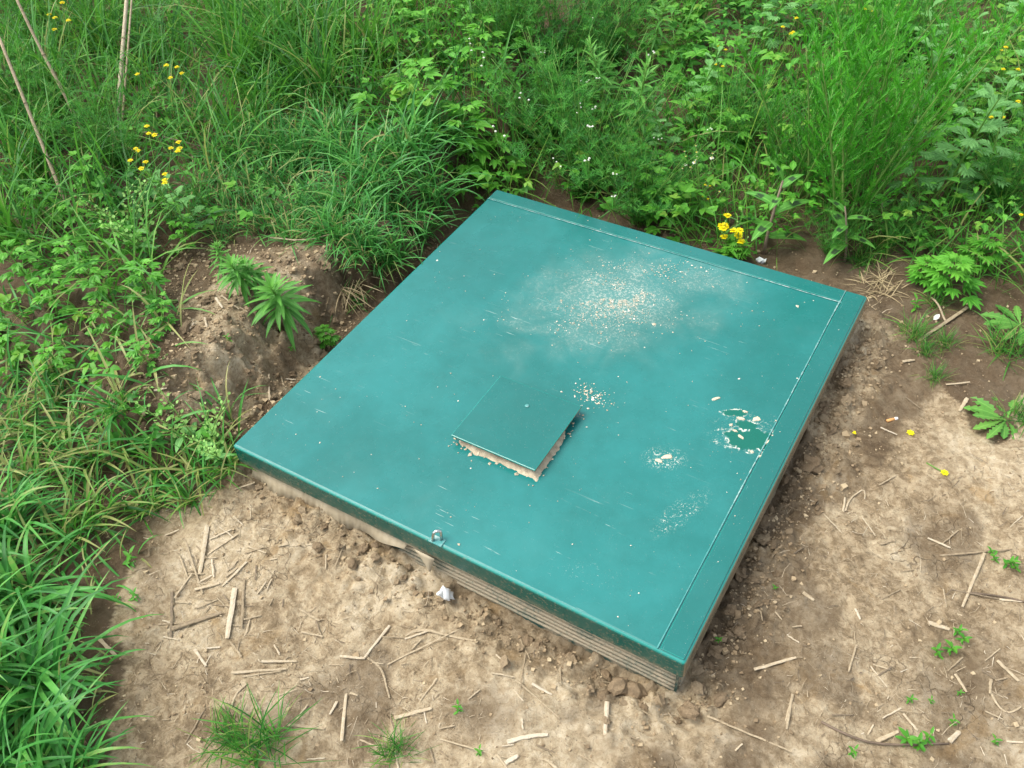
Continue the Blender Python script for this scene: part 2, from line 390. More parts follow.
SANDC = S(622, 298, ZT); PATCH = S(747, 432, ZT); SCUF = S(664, 458, ZT); SCUF2 = S(585, 572, ZT); SCUF3 = S(682, 512, ZT)
def paintmat(name, top=True):
    mt, n, b, out = newmat(name); N = NT(n)
    co = N('ShaderNodeTexCoord').outputs['Object']
    sp = N('ShaderNodeSeparateXYZ'); N.L(co, sp.inputs[0]); X, Y, Z = sp.outputs
    ge = N('ShaderNodeNewGeometry'); sn = N('ShaderNodeSeparateXYZ'); N.L(ge.outputs['True Normal'], sn.inputs[0])
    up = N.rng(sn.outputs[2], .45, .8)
    green = (.0008, .080, .064)
    def blob(c, rx, ry, ang=0, soft=1.0):
        mp = N('ShaderNodeMapping', vector_type='TEXTURE'); mp.inputs['Location'].default_value = (c[0], c[1], 0)
        mp.inputs['Rotation'].default_value = (0, 0, ang); mp.inputs['Scale'].default_value = (rx, ry, 1e3)
        N.L(co, mp.inputs['Vector']); g = N('ShaderNodeTexGradient', gradient_type='SPHERICAL'); N.L(mp.outputs[0], g.inputs['Vector'])
        return g.outputs['Fac'], mp.outputs[0]
    film_sky = N.math('ADD', N.math('MULTIPLY', N.noise(co, 2.6, 4, .55, .5), .8), N.math('MULTIPLY', N.noise(co, 22, 4, .7), .35))
    film_sky = N.rng(film_sky, .35, .85, *((.22, .46) if top else (.18, .30)))
    c = N.mix(N.math('MULTIPLY', film_sky, up), green, (.04, .315, .31))  # dusty fade on top, with its brighter sky light painted in
    speck = N.rng(N.noise(co, 420, 2, .5), .70, .76)
    c = N.mix(N.math('MULTIPLY', N.math('MULTIPLY', speck, .45), up), c, (.55, .58, .50))
    rough = N.rng(N.noise(co, 7, 4, .6), .3, .7, .2, .34)
    if top:
        # sandy dust under the grains
        g, _ = blob(SANDC, .46, .30, .9); g = N.math('ADD', g, N.math('MULTIPLY', N.math('SUBTRACT', N.noise(co, 7, 4, .65, .6), .5), 1.3))
        sd = N.math('MULTIPLY', N.rng(g, .25, 1.0), N.rng(N.noise(co, 170, 5, .8, .5), .50, .60))
        sd2 = N.math('MULTIPLY', N.rng(g, .1, .9), .12)
        c = N.mix(N.math('MAXIMUM', N.math('MULTIPLY', sd, .75), sd2), c, (.52, .53, .45))
        # scuffs: thin pale scratches in worn places
        def scratch(ang, sx, sy, lo, mask):
            mp = N('ShaderNodeMapping'); mp.inputs['Rotation'].default_value = (0, 0, ang); mp.inputs['Scale'].default_value = (sx, sy, 1)
            N.L(co, mp.inputs['Vector'])
            return N.math('MULTIPLY', N.rng(N.noise(mp.outputs[0], 1, 3, .6, .6), lo, lo + .035), mask)
        wide = N.rng(N.noise(co, 4.0, 2), .46, .62)
        s1 = scratch(.6, 8, 240, .685, wide); s2 = scratch(-.9, 10, 260, .70, wide)
        c = N.mix(N.math('MULTIPLY', N.math('MAXIMUM', s1, s2), .5), c, (.58, .68, .62))
        for (ce, rx, ry, an, amt, lo) in ((SCUF, .06, .045, .5, .85, .55), (SCUF2, .10, .035, .2, .8, .62), (SCUF3, .11, .035, 1.25, .75, .57), (PATCH, .12, .085, .55, .9, .60)):
            g, vv = blob(ce, rx, ry, an)
            k = N.math('MULTIPLY', N.rng(g, .05, .6), N.rng(N.noise(co, 150, 5, .75, 1.6), lo, lo + .07))
            c = N.mix(N.math('MULTIPLY', k, amt), c, (.66, .68, .58))
        # fresh streak of clean wet-looking paint where the mud flaked away
        nz = N.math('MULTIPLY', N.math('SUBTRACT', N.noise(co, 38, 4, .65), .5), 1.1)
        pk = None; ed = None
        for (pu, pv, rx, ry, an) in ((756, 440, .050, .024, .35), (735, 413, .020, .008, .35), (745, 425, .018, .011, .3)):
            g, vv = blob(S(pu, pv, ZT), rx * 2.3, ry * 2.3, an)
            q = N.rng(N.math('ADD', g, nz), .42, .50)
            pk = q if pk is None else N.math('MAXIMUM', pk, q)
            eg = N.math('MULTIPLY', N.rng(N.math('ADD', g, nz), .30, .40), N.rng(N.noise(co, 55, 5, .75, .8), .47, .56))
            ed = eg if ed is None else N.math('MAXIMUM', ed, eg)
        c = N.mix(N.math('MULTIPLY', ed, .9), c, (.62, .63, .54))
        c = N.mix(pk, c, (.0, .115, .08))
    else:
        pk = None
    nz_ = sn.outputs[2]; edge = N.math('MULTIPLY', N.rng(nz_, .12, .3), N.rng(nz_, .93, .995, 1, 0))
    c = N.mix(N.math('MULTIPLY', edge, .6), c, (.012, .27, .225))          # sky highlight on the bevelled rim, painted into the colour
    # mud splashes on the upright rim
    side = N.math('SUBTRACT', 1.0, up)
    right = N.rng(sn.outputs[0], .5, .8)
    md = N.math('ADD', N.rng(N.noise(co, 130, 4, .7), .52, .68, 0, .6), N.math('MULTIPLY', right, N.rng(N.noise(co, 9, 4, .7), .32, .55, .35, .9)))
    low = N.rng(Z, .085, .125, .6, 0)
    md = N.math('ADD', md, N.math('MULTIPLY', low, N.rng(N.noise(co, 26, 4, .7), .42, .62)))
    c = N.mix(N.math('MULTIPLY', md, side, True), c, (.25, .20, .13))
    N.L(c, b.inputs['Base Color'])
    N.L(rough, b.inputs['Roughness']); b.inputs['Specular IOR Level'].default_value = .5
    h = N.bump(N.noise(co, 5, 2), .12, .01); h = N.bump(N.noise(co, 180, 3), .06, .002, h)
    N.L(h, b.inputs['Normal'])
    return mt
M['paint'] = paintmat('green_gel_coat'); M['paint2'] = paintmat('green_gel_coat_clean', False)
def edgewear():
    mt, n, b, out = newmat('worn_green_bead'); N = NT(n)
    co = N('ShaderNodeTexCoord').outputs['Object']
    k = N.math('MULTIPLY', N.rng(N.noise(co, 9, 4, .7), .38, .62), N.rng(N.noise(co, 90, 3, .6), .40, .62))
    c = N.mix(N.math('MULTIPLY', k, .6), (.05, .25, .235), (.50, .58, .54))
    N.L(c, b.inputs['Base Color']); b.inputs['Roughness'].default_value = .5
    return mt
M['bead'] = edgewear()
def wallmat():
    mt, n, b, out = newmat('muddy_green_wall'); N = NT(n)
    co = N('ShaderNodeTexCoord').outputs['Object']
    k = N.math('ADD', N.rng(N.noise(co, 14, 4, .7), .40, .60), N.attr('tint'), True)
    k = N.math('MULTIPLY', k, N.rng(N.noise(co, 160, 3, .7), .30, .52, .45, 1))
    c = N.mix(k, (.018, .075, .062), (.34, .285, .195))
    N.L(c, b.inputs['Base Color']); b.inputs['Roughness'].default_value = .75
    N.L(N.bump(N.noise(co, 120, 4, .7), .5, .003), b.inputs['Normal']); return mt
M['wall'] = wallmat()
mt, n, b, out = newmat('zinc_steel'); b.inputs['Metallic'].default_value = 1; b.inputs['Roughness'].default_value = .3
b.inputs['Base Color'].default_value = (.55, .58, .58, 1); M['steel'] = mt

# ------------------------------------------------------------------ ground
def axis(lo, hi, step, far):
    a = list(np.arange(lo, hi, step)); d = step; x = hi; r = []
    while x < far: r.append(x); d *= 1.22; x += d
    d = step; x = lo - step; l = []
    while x > -far: l.append(x); d *= 1.22; x -= d
    return np.array(l[::-1] + a + r)
xs = axis(-.8, 2.0, .0062, 90); ys = axis(-.95, 1.75, .0062, 90)
XX, YY = np.meshgrid(xs, ys); nx, ny = len(xs), len(ys)
ZZ = hgt(XX, YY)
pix, fr = proj(np.stack([XX.ravel(), YY.ravel(), ZZ.ravel()], 1))
_, dd, mm = hbase(XX, YY)
vegm, _ = veg_mask(np.stack([XX.ravel(), YY.ravel(), ZZ.ravel()], 1))
# moist dug soil; painted shade too in trench, lid side and plant gaps
dark_n = fbm(XX, YY, .16, 3, 51)
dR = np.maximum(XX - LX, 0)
damp_shade = .68 * sm((.15 + .42 * dark_n - dR) / .14) * (XX > LX - .05) * (YY < 1.2) * sm((YY + .30 + .2 * dark_n) / .16)  # moist strip right of the lid, the lid's shade painted in too
damp_shade = np.maximum(damp_shade, .75 * sm((.13 + .1 * dark_n - np.maximum(-XX, 0)) / .08) * (XX < .02) * sm((YY - .02) / .12))  # moist hollow by the bank, its deep shade painted in
damp_shade = np.maximum(damp_shade, .35 * sm((.05 + .16 * dark_n - np.maximum(-YY, 0)) / .06) * (YY < .02) * (XX > 0) * (XX < 1.3))  # darker along the front, lid shade painted into the soil
damp_shade = np.maximum(damp_shade, .85 * sm((np.minimum(YY - 1.14, 9)) / .1))
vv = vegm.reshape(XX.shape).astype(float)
damp_shade = np.maximum(damp_shade, .85 * vv)  # dark gaps between plants: shade painted into the soil colour
damp_shade = np.maximum(damp_shade, .55 * sm((fbm(XX, YY, .30, 4, 52, .6) - .16) / .22) * (YY < 1.1))
q2 = pix.reshape(*XX.shape, 2)
def spot_px(u, v, ru, rv, amt):
    return amt * np.exp(-((q2[..., 0] - u) / ru) ** 2 - ((q2[..., 1] - v) / rv) ** 2) * np.clip(.8 + 1.2 * dark_n, 0, 1)
for a_ in ((150, 560, 22, 60, .7), (975, 700, 70, 70, .75), (740, 640, 70, 70, .6), (480, 715, 45, 30, .6), (690, 745, 60, 30, .5), (930, 350, 70, 40, .35), (610, 740, 60, 30, .3), (1010, 330, 60, 60, .6)):  # moist spots; the first paints the shadow in the grass hollow
    damp_shade = np.maximum(damp_shade, spot_px(*a_))
mb = MB()
idx = np.arange(nx * ny).reshape(ny, nx)
F = np.stack([idx[:-1, :-1], idx[:-1, 1:], idx[1:, 1:], idx[1:, :-1]], -1).reshape(-1, 4)
mb.add(np.stack([XX, YY, ZZ], -1).reshape(-1, 3), F, damp_shade.ravel())
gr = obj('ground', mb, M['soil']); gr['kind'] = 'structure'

# ------------------------------------------------------------------ the green hatch
hatch = thing('inspection_hatch', 'large square green access hatch with vent cap set into the bare soil', 'hatch', (0, 0, 0))
LIP = .058
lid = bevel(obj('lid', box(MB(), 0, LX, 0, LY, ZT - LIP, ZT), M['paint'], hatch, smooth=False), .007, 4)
# overlapping edge strips along the far and right edges, with a worn bead of resin
sW = .052
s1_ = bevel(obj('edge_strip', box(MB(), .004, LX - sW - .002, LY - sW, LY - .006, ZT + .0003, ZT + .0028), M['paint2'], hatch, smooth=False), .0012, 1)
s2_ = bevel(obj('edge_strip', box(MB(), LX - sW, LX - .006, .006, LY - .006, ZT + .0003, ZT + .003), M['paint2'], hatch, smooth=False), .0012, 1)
t = np.linspace(0, 1, 60)
for (a, b_) in (((.004, LY - sW - .0035), (LX - .006, LY - sW - .0035)), ((LX - sW - .004, .004), (LX - sW - .004, LY - .006)), ((LX - sW + .006, .006), (LX - sW + .006, LY - .01))):
    C = np.stack([a[0] + (b_[0] - a[0]) * t, a[1] + (b_[1] - a[1]) * t, np.full(60, ZT + .0018)], 1)
    wob = .0012 * fbm(t * 8, t * 0, 1, 2, 61)
    if a[0] == b_[0]: C[:, 0] += wob
    else: C[:, 1] += wob
    obj('resin_bead', tubes(MB(), C, +.0015 + .0007 * fbm(t * 30, t * 0, 1, 2, 62), 6, 0, .7), M['bead'], hatch)
# vent cap on a neck
cl, ct, cr_, cb = (.4395, .2435), (.4355, .4475), (.651, .457), (.651, .2465)
CH = .025
cx0, cx1, cy0, cy1 = .437, .652, .243, .455
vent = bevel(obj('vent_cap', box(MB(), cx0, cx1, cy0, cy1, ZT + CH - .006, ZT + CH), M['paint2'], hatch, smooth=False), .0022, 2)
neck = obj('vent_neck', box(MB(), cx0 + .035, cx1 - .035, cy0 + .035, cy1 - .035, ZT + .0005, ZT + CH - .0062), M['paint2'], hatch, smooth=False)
rv = S(527, 406, ZT + CH)
an = np.linspace(0, 2 * PI, 17)[:-1]
mbr = MB(); C = np.array([[rv[0], rv[1], ZT + CH + .0003], [rv[0], rv[1], ZT + CH + .0016], [rv[0], rv[1], ZT + CH + .0022]])
tubes(mbr, C, np.array([[.0052, .0048, .003]]), 14); obj('rivet', mbr, M['bead'], vent)
# padlock staple near the front edge
hp = S(437, 541, ZT)
mbh = MB(); hw, hh = .0085, .026
path = [(-hw, -.0005), (-hw, hh * .6), (-hw * .8, hh * .9), (-hw * .35, hh), (hw * .35, hh), (hw * .8, hh * .9), (hw, hh * .6), (hw, -.0005)]
dirx = np.array([.80, .60]); C = np.array([[hp[0] + p[0] * dirx[0], hp[1] + p[0] * dirx[1] + p[1] * .25, ZT + p[1]] for p in path])
tubes(mbh, C, .0032, 8); obj('lock_staple', mbh, M['steel'], hatch)
bevel(obj('staple_plate', box(MB(), hp[0] - .016, hp[0] + .016, hp[1] - .009, hp[1] + .010, ZT + .0002, ZT + .0022), M['bead'], hatch, smooth=False), .001, 1)
# buried walls, the front one ribbed
IN = .013
for nm, (x0, x1, y0, y1) in {'front': (IN, LX - IN, IN, IN + .03), 'back': (IN, LX - IN, LY - IN - .03, LY - IN),
                             'left': (IN, IN + .03, IN + .031, LY - IN - .031), 'right': (LX - IN - .03, LX - IN, IN + .031, LY - IN - .031)}.items():
    wl = obj('wall', box(MB(), x0, x1, y0, y1, -.06, ZT - LIP - .0005), M['wall'], hatch, smooth=False)
    if nm in ('front', 'right'):
        for k in range(5):
            z = .018 + k * .0145
            if nm == 'front':
                tt = np.linspace(.44 if k > 0 else .3, LX - IN - .004, 40); C = np.stack([tt, np.full(40, IN - .001) + .001 * fbm(tt * 20, tt * 0, 1, 2, k), z + .0015 * fbm(tt * 6, tt * 0, 1, 2, 70 + k)], 1)
            else:
                tt = np.linspace(IN + .01, LY - IN - .01, 40); C = np.stack([np.full(40, LX - IN + .001), tt, np.full(40, z)], 1)
            obj('rib', tubes(MB(), C, .0036, 6, .75), M['wall'], wl)
# mud-caked sealing sheet showing under the rim on the left half of the front
tt = np.linspace(.03, .47, 70); Vs = []
for i, x in enumerate(tt):
    wv = .004 * math.sin(x * 40) + .006 * float(fbm(np.array(x * 12), np.array(0.), 1, 2, 9))
    gz = float(hgt(x, .004)); top = ZT - LIP - .003
    Vs += [[x, .024 + wv * .3, top], [x, .010 + wv, top - .012], [x, -.004 + wv, top - .012 - min(max(top - .012 - gz + .006, .004), .038) * min(1, max(.08, (.46 - x) / .16)) ]]
Vs = np.array(Vs); fs = np.array([[i * 3 + q, i * 3 + q + 1, i * 3 + q + 4, i * 3 + q + 3] for i in range(69) for q in (0, 1)])
sh = obj('sealing_sheet', MB().add(Vs, fs, RNG.uniform(.3, .8, len(Vs))), M['tape'], hatch)
sm_ = sh.modifiers.new('thick', 'SOLIDIFY'); sm_.thickness = .0015
# torn flap hanging from the rim
fp = [S(410, 556, .098), S(431, 566, .098), S(419, 577, .066), S(416, 568, .08)]
c0 = [LX * .0, 0, 0]
a0 = np.array([S(411, 553, .097)[0], -.0035, .097]); a1 = np.array([S(431, 563, .097)[0], -.0035, .096]); a2 = np.array([S(419, 578, .055)[0] + .01, -.010, .052])
Vf = []; nr = 7
for i in range(nr):
    k = i / (nr - 1); l = a0 * (1 - k) + a2 * k; r = a1 * (1 - k) + a2 * k
    for j in range(4):
        q = j / 3; p = l * (1 - q) + r * q; p[1] -= .004 * math.sin(q * PI) * math.sin(k * 2.5); Vf.append(p)
ff = np.array([[i * 4 + j, i * 4 + j + 1, i * 4 + j + 5, i * 4 + j + 4] for i in range(nr - 1) for j in range(3)])
fl = obj('torn_flap', MB().add(Vf, ff, .8), M['tape'], hatch); q = fl.modifiers.new('thick', 'SOLIDIFY'); q.thickness = .0012

# ------------------------------------------------------------------ sand on the lid
mb = MB()
n = 4200
r = np.abs(RNG.normal(0, .62, n)); a = RNG.uniform(0, 2 * PI, n)
x = r * np.cos(a) * .27; y = r * np.sin(a) * .15; ca, sa = math.cos(.95), math.sin(.95)
P = np.stack([SANDC[0] + x * ca - y * sa, SANDC[1] + x * sa + y * ca, np.full(n, ZT + .0008)], 1)
keep = ((fbm(P[:, 0], P[:, 1], .035, 3, 77) + .9 * fbm(P[:, 0], P[:, 1], .12, 2, 78)) > .12) & (P[:, 0] < LX - .08) & (P[:, 1] < LY - .07)
P = P[keep]; lumps(mb, P, RNG.gamma(2.0, .00042, len(P)) + .0004, .45)
n = 260; P = np.stack([RNG.uniform(.02, LX - .02, n), RNG.uniform(.02, LY - .02, n), np.full(n, ZT + .0008)], 1)
P = P[~((P[:, 0] > cx0) & (P[:, 0] < cx1) & (P[:, 1] > cy0) & (P[:, 1] < cy1))]
P[:, 2] += np.where((P[:, 0] > LX - sW - .006) | (P[:, 1] > LY - sW - .006), .003, 0)
lumps(mb, P, RNG.gamma(1.6, .0005, len(P)) + .0004, .5)
n = 160; P = np.stack([SANDC[0] + .0 + RNG.normal(0, .02, n), SANDC[1] - .13 + RNG.normal(0, .03, n), np.full(n, ZT + .0008)], 1)
P[:, 0] = S(592, 396, ZT)[0] + RNG.normal(0, .030, n); P[:, 1] = S(592, 396, ZT)[1] + RNG.normal(0, .016, n)
P = P[~((P[:, 0] > cx0) & (P[:, 0] < cx1) & (P[:, 1] > cy0) & (P[:, 1] < cy1))]
lumps(mb, P, RNG.gamma(2, .0005, len(P)) + .0004, .5)
tag(obj('sand', mb, M['sand'], None, SANDC.tolist(), False), 'pale sand grains strewn over the green lid', 'sand', kind='stuff')
# sandy dirt banked under the vent cap
gx = np.linspace(cx0 - .012, cx1 + .020, 110); gy = np.linspace(cy0 - .020, cy1 + .012, 110); AX, AY = np.meshgrid(gx, gy)
e = np.minimum(np.minimum(AX - cx0, cx1 - AX), np.minimum(AY - cy0, cy1 - AY)) + .006
e = e + .007 * fbm(AX, AY, .03, 4, 91)
e = e - .03 * sm((AY - cy0 - .11) / .10) - .03 * sm((cx0 + .06 - AX) / .09)
AZ = ZT - .001 + np.clip(e * .6, -.002, .010) + .0025 * fbm(AX, AY, .008, 2, 92)
AZ = np.minimum(AZ, ZT + .013)
i2 = np.arange(110 * 110).reshape(110, 110); F = np.stack([i2[:-1, :-1], i2[:-1, 1:], i2[1:, 1:], i2[1:, :-1]], -1).reshape(-1, 4)
keepf = (AZ.ravel()[F].max(1) > ZT)
mb = MB(); mb.add(np.stack([AX, AY, AZ], -1).reshape(-1, 3), F[keepf], np.clip(.35 + .8 * fbm(AX, AY, .01, 2, 93), 0, 1).ravel())
n = 700; P = np.stack([RNG.uniform(cx0 - .02, cx1 + .015, n), RNG.uniform(cy0 - .03, cy1, n), np.full(n, ZT + .001)], 1)
ee = np.maximum(np.maximum(cx0 - P[:, 0], P[:, 0] - cx1), np.maximum(cy0 - P[:, 1], P[:, 1] - cy1))
P = P[(ee > -.004) & (RNG.uniform(0, 1, n) < np.exp(-np.maximum(ee, 0) / .008)) & (P[:, 0] > cx0 + .0)]
lumps(mb, P, RNG.gamma(3, .0006, len(P)) + .0006, .6)
tag(obj('sandy_dirt', mb, M['mud'], None, (cx0, cy0, ZT), False), 'tan sandy dirt banked under the small square vent cap', 'dirt', kind='stuff')
# flakes of dried mud round the cleaned patch
def flake(u, v, rx, ry, an, lab):
    c = S(u, v, ZT); k = 12; mb = MB(); aa = np.linspace(0, 2 * PI, k + 1)[:-1]
    rr = 1 + RNG.uniform(-.35, .3, k); px = rr * np.cos(aa) * rx; py = rr * np.sin(aa) * ry
    x = c[0] + px * math.cos(an) - py * math.sin(an); y = c[1] + px * math.sin(an) + py * math.cos(an)
    lo = np.stack([x, y, np.full(k, ZT + .0002)], 1); hi = np.stack([c[0] + (x - c[0]) * .8, c[1] + (y - c[1]) * .8, ZT + .0022 + RNG.uniform(-.0006, .0006, k)], 1)
    ce = np.array([[c[0], c[1], ZT + .0025]])
    mb.add(np.concatenate([lo, hi, ce]), [[i, (i + 1) % k, k + (i + 1) % k, k + i] for i in range(k)], .9)
    mb.f.append(np.array([[k + i, k + (i + 1) % k, 2 * k] for i in range(k)]) + mb.n - (2 * k + 1))
    tag(obj('mud_flake', mb, M['mud'], None, (c[0], c[1], ZT), False), lab, 'mud flake', 'dried mud flakes on the lid')
for (u, v, rx, ry, an) in ((757, 419, .0105, .006, .9), (741, 419, .010, .005, .3), (745, 412, .006, .003, .2), (731, 425, .005, .0035, 1), (741, 437, .007, .004, -.4),
                           (762, 456, .009, .003, .8), (768, 442, .011, .0025, 1.2), (735, 431, .006, .003, 0), (752, 452, .005, .0025, .2), (668, 457, .012, .006, .6), (659, 461, .009, .005, .2),
                           (716, 399, .011, .0045, .8)):
    flake(u, v, rx, ry, an, 'pale dried mud flake beside the scraped dark green patch' if u > 720 else ('pale mud scuff between the vent cap and the scraped patch' if u < 700 else 'small pale mud smear beyond the scraped patch'))

# ------------------------------------------------------------------ litter on the soil
def straw(pts, wpx, tint, name='straw', label=None, cat='straw', group='dry straws on the bare soil', mat='straw', flat=.36, lift=0):
    g = np.array([G(*p) for p in pts]); seg = np.concatenate([[0], np.cumsum(np.linalg.norm(np.diff(g[:, :2], axis=0), axis=1))])
    k = 9; ss = np.linspace(0, seg[-1], k); x = np.interp(ss, seg, g[:, 0]); y = np.interp(ss, seg, g[:, 1])
    if len(pts) > 2:
        for _ in range(2): x[1:-1] = (x[:-2] + x[2:] + 2 * x[1:-1]) / 4; y[1:-1] = (y[:-2] + y[2:] + 2 * y[1:-1]) / 4
    dist = np.linalg.norm(g.mean(0) - CAM); r = max(.0010, wpx * .86 / FPX * dist / 2)
    z = hgt(x, y); line = np.linspace(z[0], z[-1], k); up = line + np.clip((z - line).max(), 0, .02); z = np.maximum(.35 * z + .65 * np.minimum(up, z + .006), z - .0006) + r * flat * .7 + lift
    x = x + RNG.normal(0, .0003, k); y = y + RNG.normal(0, .0003, k)
    if len(pts) == 2: z = (z.mean() + np.linspace(-.5, .5, k) * np.polyfit(np.linspace(-.5, .5, k), z, 1)[0]) + .0015
    rr = r * np.linspace(1.05, .85, k) * RNG.uniform(.9, 1.1, k); rr[0] *= .95; rr[-1] *= .8
    mb = tubes(MB(), np.stack([x, y, z], 1), rr[None], 6, tint, flat)
    c = (x[k // 2], y[k // 2], float(z.min()))
    return tag(obj(name, mb, M[mat], None, c, mat == 'twig'), label or 'pale dry straw lying on the bare soil', cat, group)
heap = [((208, 527), (200, 575), 5.5, .75), ((238, 535), (208, 555), 2.2, .7), ((185, 540), (203, 594), 2.4, .5), ((172, 592), (171, 639), 3, .15), ((247, 562), (222, 587), 3, .75),
        ((235, 589), (227, 639), 6.5, .85), ((245, 580), (242, 629), 3, .35), ((173, 630), (223, 614), 5.5, .3), ((158, 625), (200, 622), 2.4, .4), ((212, 560), (214, 578), 2.5, .8),
        ((195, 590), (220, 584), 3.4, .7), ((226, 577), (238, 568), 2, .6), ((193, 575), (175, 600), 2.2, .65), ((200, 582), (215, 574), 2, .8), ((190, 604), (176, 603), 2, .6), ((250, 620), (245, 636), 2, .6),
        ((210, 540), (232, 530), 2, .8), ((180, 556), (188, 578), 2, .5)]
for a, b_, wd, ti in heap: straw((a, b_), wd, ti, label='dry straw in the loose heap beside the long grass', group='straws in the heap by the grass')
front = [((100, 640), (117, 657), 4, .6), ((195, 650), (207, 667), 3, .85), ((262, 662), (297, 662), 3, .75), ((232, 674), (287, 670), 3.2, .65), ((243, 678), (282, 672), 2, .5),
         ((203, 712), (185, 744), 1.8, .2), ((267, 582), (257, 595), 1.6, .7), ((272, 580), (266, 593), 1.4, .7), ((300, 610), (320, 622), 3, .5), ((337, 702), (330, 715), 3, .8), ((287, 725), (325, 729), 3.4, .5),
         ((390, 627), (365, 659), 3.2, .85), ((340, 657), (365, 659), 3.2, .8), ((387, 665), (463, 627), 1.8, .6), ((395, 719), (432, 709), 4.5, .7),
         ((517, 682), (560, 720), 2.2, .5), ((532, 684), (552, 695), 3.2, .95), ((607, 702), (605, 735), 5, .85), ((522, 719), (523, 730), 2.4, .8), ((440, 740), (507, 759), 1.7, .55),
         ((437, 679), (420, 702), 1.6, .6), ((342, 742), (347, 695), 4, .7), ((395, 752), (400, 775), 2, .7), ((545, 760), (557, 770), 3.4, .6), ((405, 640), (428, 632), 2.5, .8), ((412, 650), (422, 640), 2, .6),
         ((280, 655), (274, 645), 2, .7), ((300, 680), (309, 678), 2.4, .8), ((277, 697), (297, 690), 1.4, .6), ((270, 560), (277, 559), 2, .7), ((278, 547), (288, 545), 2, .6), ((326, 555), (326, 570), 2, .6),
         ((496, 655), (503, 661), 2, .8), ((520, 640), (530, 660), 1.5, .5), ((526, 655), (520, 690), 1.6, .4), ((345, 545), (335, 568), 1.3, .5), ((360, 740), (380, 748), 2, .5), ((468, 700), (480, 690), 1.6, .7), ((308, 705), (296, 720), 2, .6), ((255, 700), (262, 712), 1.6, .7)]
for a, b_, wd, ti in front: straw((a, b_), wd, ti, label='pale dry straw on the trampled soil in front of the hatch', group='straws in front of the hatch')
right = [((984, 554), (962, 608), 3.2, .65), ((927, 539), (950, 549), 2.4, .8), ((940, 556), (1012, 549), 2.2, .35), ((754, 670), (796, 658), 3.4, .75), ((792, 695), (786, 730), 3, .55), ((707, 717), (791, 754), 2.4, .5),
         ((861, 517), (875, 537), 1.8, .7), ((855, 609), (860, 620), 2.6, 1), ((803, 593), (814, 601), 4, .6), ((788, 636), (799, 643), 1.8, .8), ((856, 646), (848, 673), 2.2, .5), ((870, 667), (887, 688), 1.8, .7),
         ((873, 665), (890, 670), 1.6, .7), ((927, 623), (949, 630), 5, .7), ((955, 675), (966, 693), 3, .6), ((997, 661), (1018, 682), 3.6, .6), ((876, 742), (898, 732), 4.5, .65), ((949, 742), (959, 732), 5.5, .8),
         ((967, 308), (918, 342), 4, .5), ((902, 363), (914, 361), 3.4, .6), ((967, 399), (959, 412), 4, .7), ((945, 387), (969, 384), 2.2, .7), ((880, 429), (897, 436), 1.8, .9), ((903, 714), (917, 731), 2.6, .7),
         ((868, 735), (873, 725), 2, .7), ((950, 590), (1000, 600), 1.6, .2), ((999, 600), (1023, 602), 2.6, .8), ((880, 545), (893, 541), 3, .4), ((824, 515), (842, 534), 1.5, .7), ((843, 512), (845, 498), 2.6, .7), ((943, 590), (946, 608), 1.6, .5),
         ((880, 600), (900, 590), 1.3, .4), ((775, 612), (782, 620), 1.6, .6), ((735, 752), (742, 745), 2, .7), ((990, 680), (989, 695), 3, .5), ((985, 712), (1003, 720), 1.6, .6), ((900, 572), (914, 570), 1.3, .4), ((906, 398), (920, 409), 1.6, .2)]
for a, b_, wd, ti in right: straw((a, b_), wd, ti, label='pale dry straw on the bare soil along the right of the hatch', group='straws to the right of the hatch')
straw(((405, 636), (412, 629), (425, 629), (450, 637), (478, 642)), 3.6, .55, 'bent_stalk', 'bent pale stalk with hooked end in front of the white plastic scrap', 'stalk', None)
straw(((368, 659), (377, 663), (384, 672), (386, 686), (390, 699)), 2.4, .45, 'curved_stalk', 'thin curved straw stalk hooking down beside two pale straws', 'stalk', None)
straw(((247, 684), (237, 692), (231, 709)), 2.4, .6, 'curved_stalk', 'short curved straw stalk near the small grass tuft', 'stalk', None)
straw(((821, 722), (840, 735), (863, 744), (905, 746), (949, 744)), 2.6, .35, 'long_twig', 'long grey-brown curved twig on the soil by green seedlings', 'twig', None, 'twig', .9)
straw(((969, 593), (995, 596), (1030, 603)), 2.2, .2, 'dark_twig', 'dark straight twig lying beside the long pale straw', 'twig', None, 'twig', .9)
straw(((991, 693), (996, 706), (1007, 716), (1021, 707)), 2.2, .6, 'looped_straw', 'looped dry straw on the dark moist soil', 'straw', None)
straw(((845, 512), (848, 500), (858, 492), (866, 488), (864, 500)), 1.8, .7, 'looped_straw', 'curled dry straw loop near the cigarette butt', 'straw', None)
straw(((507, 743), (525, 737), (548, 735)), 5, 1.0, 'wood_sliver', 'whitish split wood sliver in front of the ribbed wall', 'wood sliver', None)
straw(((505, 764), (518, 756)), 5, 1.0, 'wood_sliver', 'short white wood chip below the longer white sliver', 'wood sliver', None)
straw(((272, 243), (296, 246), (320, 244), (342, 236), (362, 223)), 2.2, .6, 'bent_stalk', 'long curved dry stalk lying over the grassy bank', 'stalk', None, lift=.015)
for a, b_, wd, ti in (((216, 299), (223, 309), 2.8, .9), ((222, 297), (240, 311), 2, .7), ((205, 318), (207, 328), 2.6, .7), ((190, 330), (194, 324), 3, .7), ((270, 378), (270, 402), 2, .7), ((286, 379), (296, 380), 2, .9), ((280, 374), (284, 386), 1.6, .6), ((155, 393), (168, 390), 3, .9), ((240, 308), (252, 325), 1.4, .5)):
    straw((a, b_), wd, ti, label='short dry straw on the bare bank beside the leafy whorls', group='straws on the bare bank')
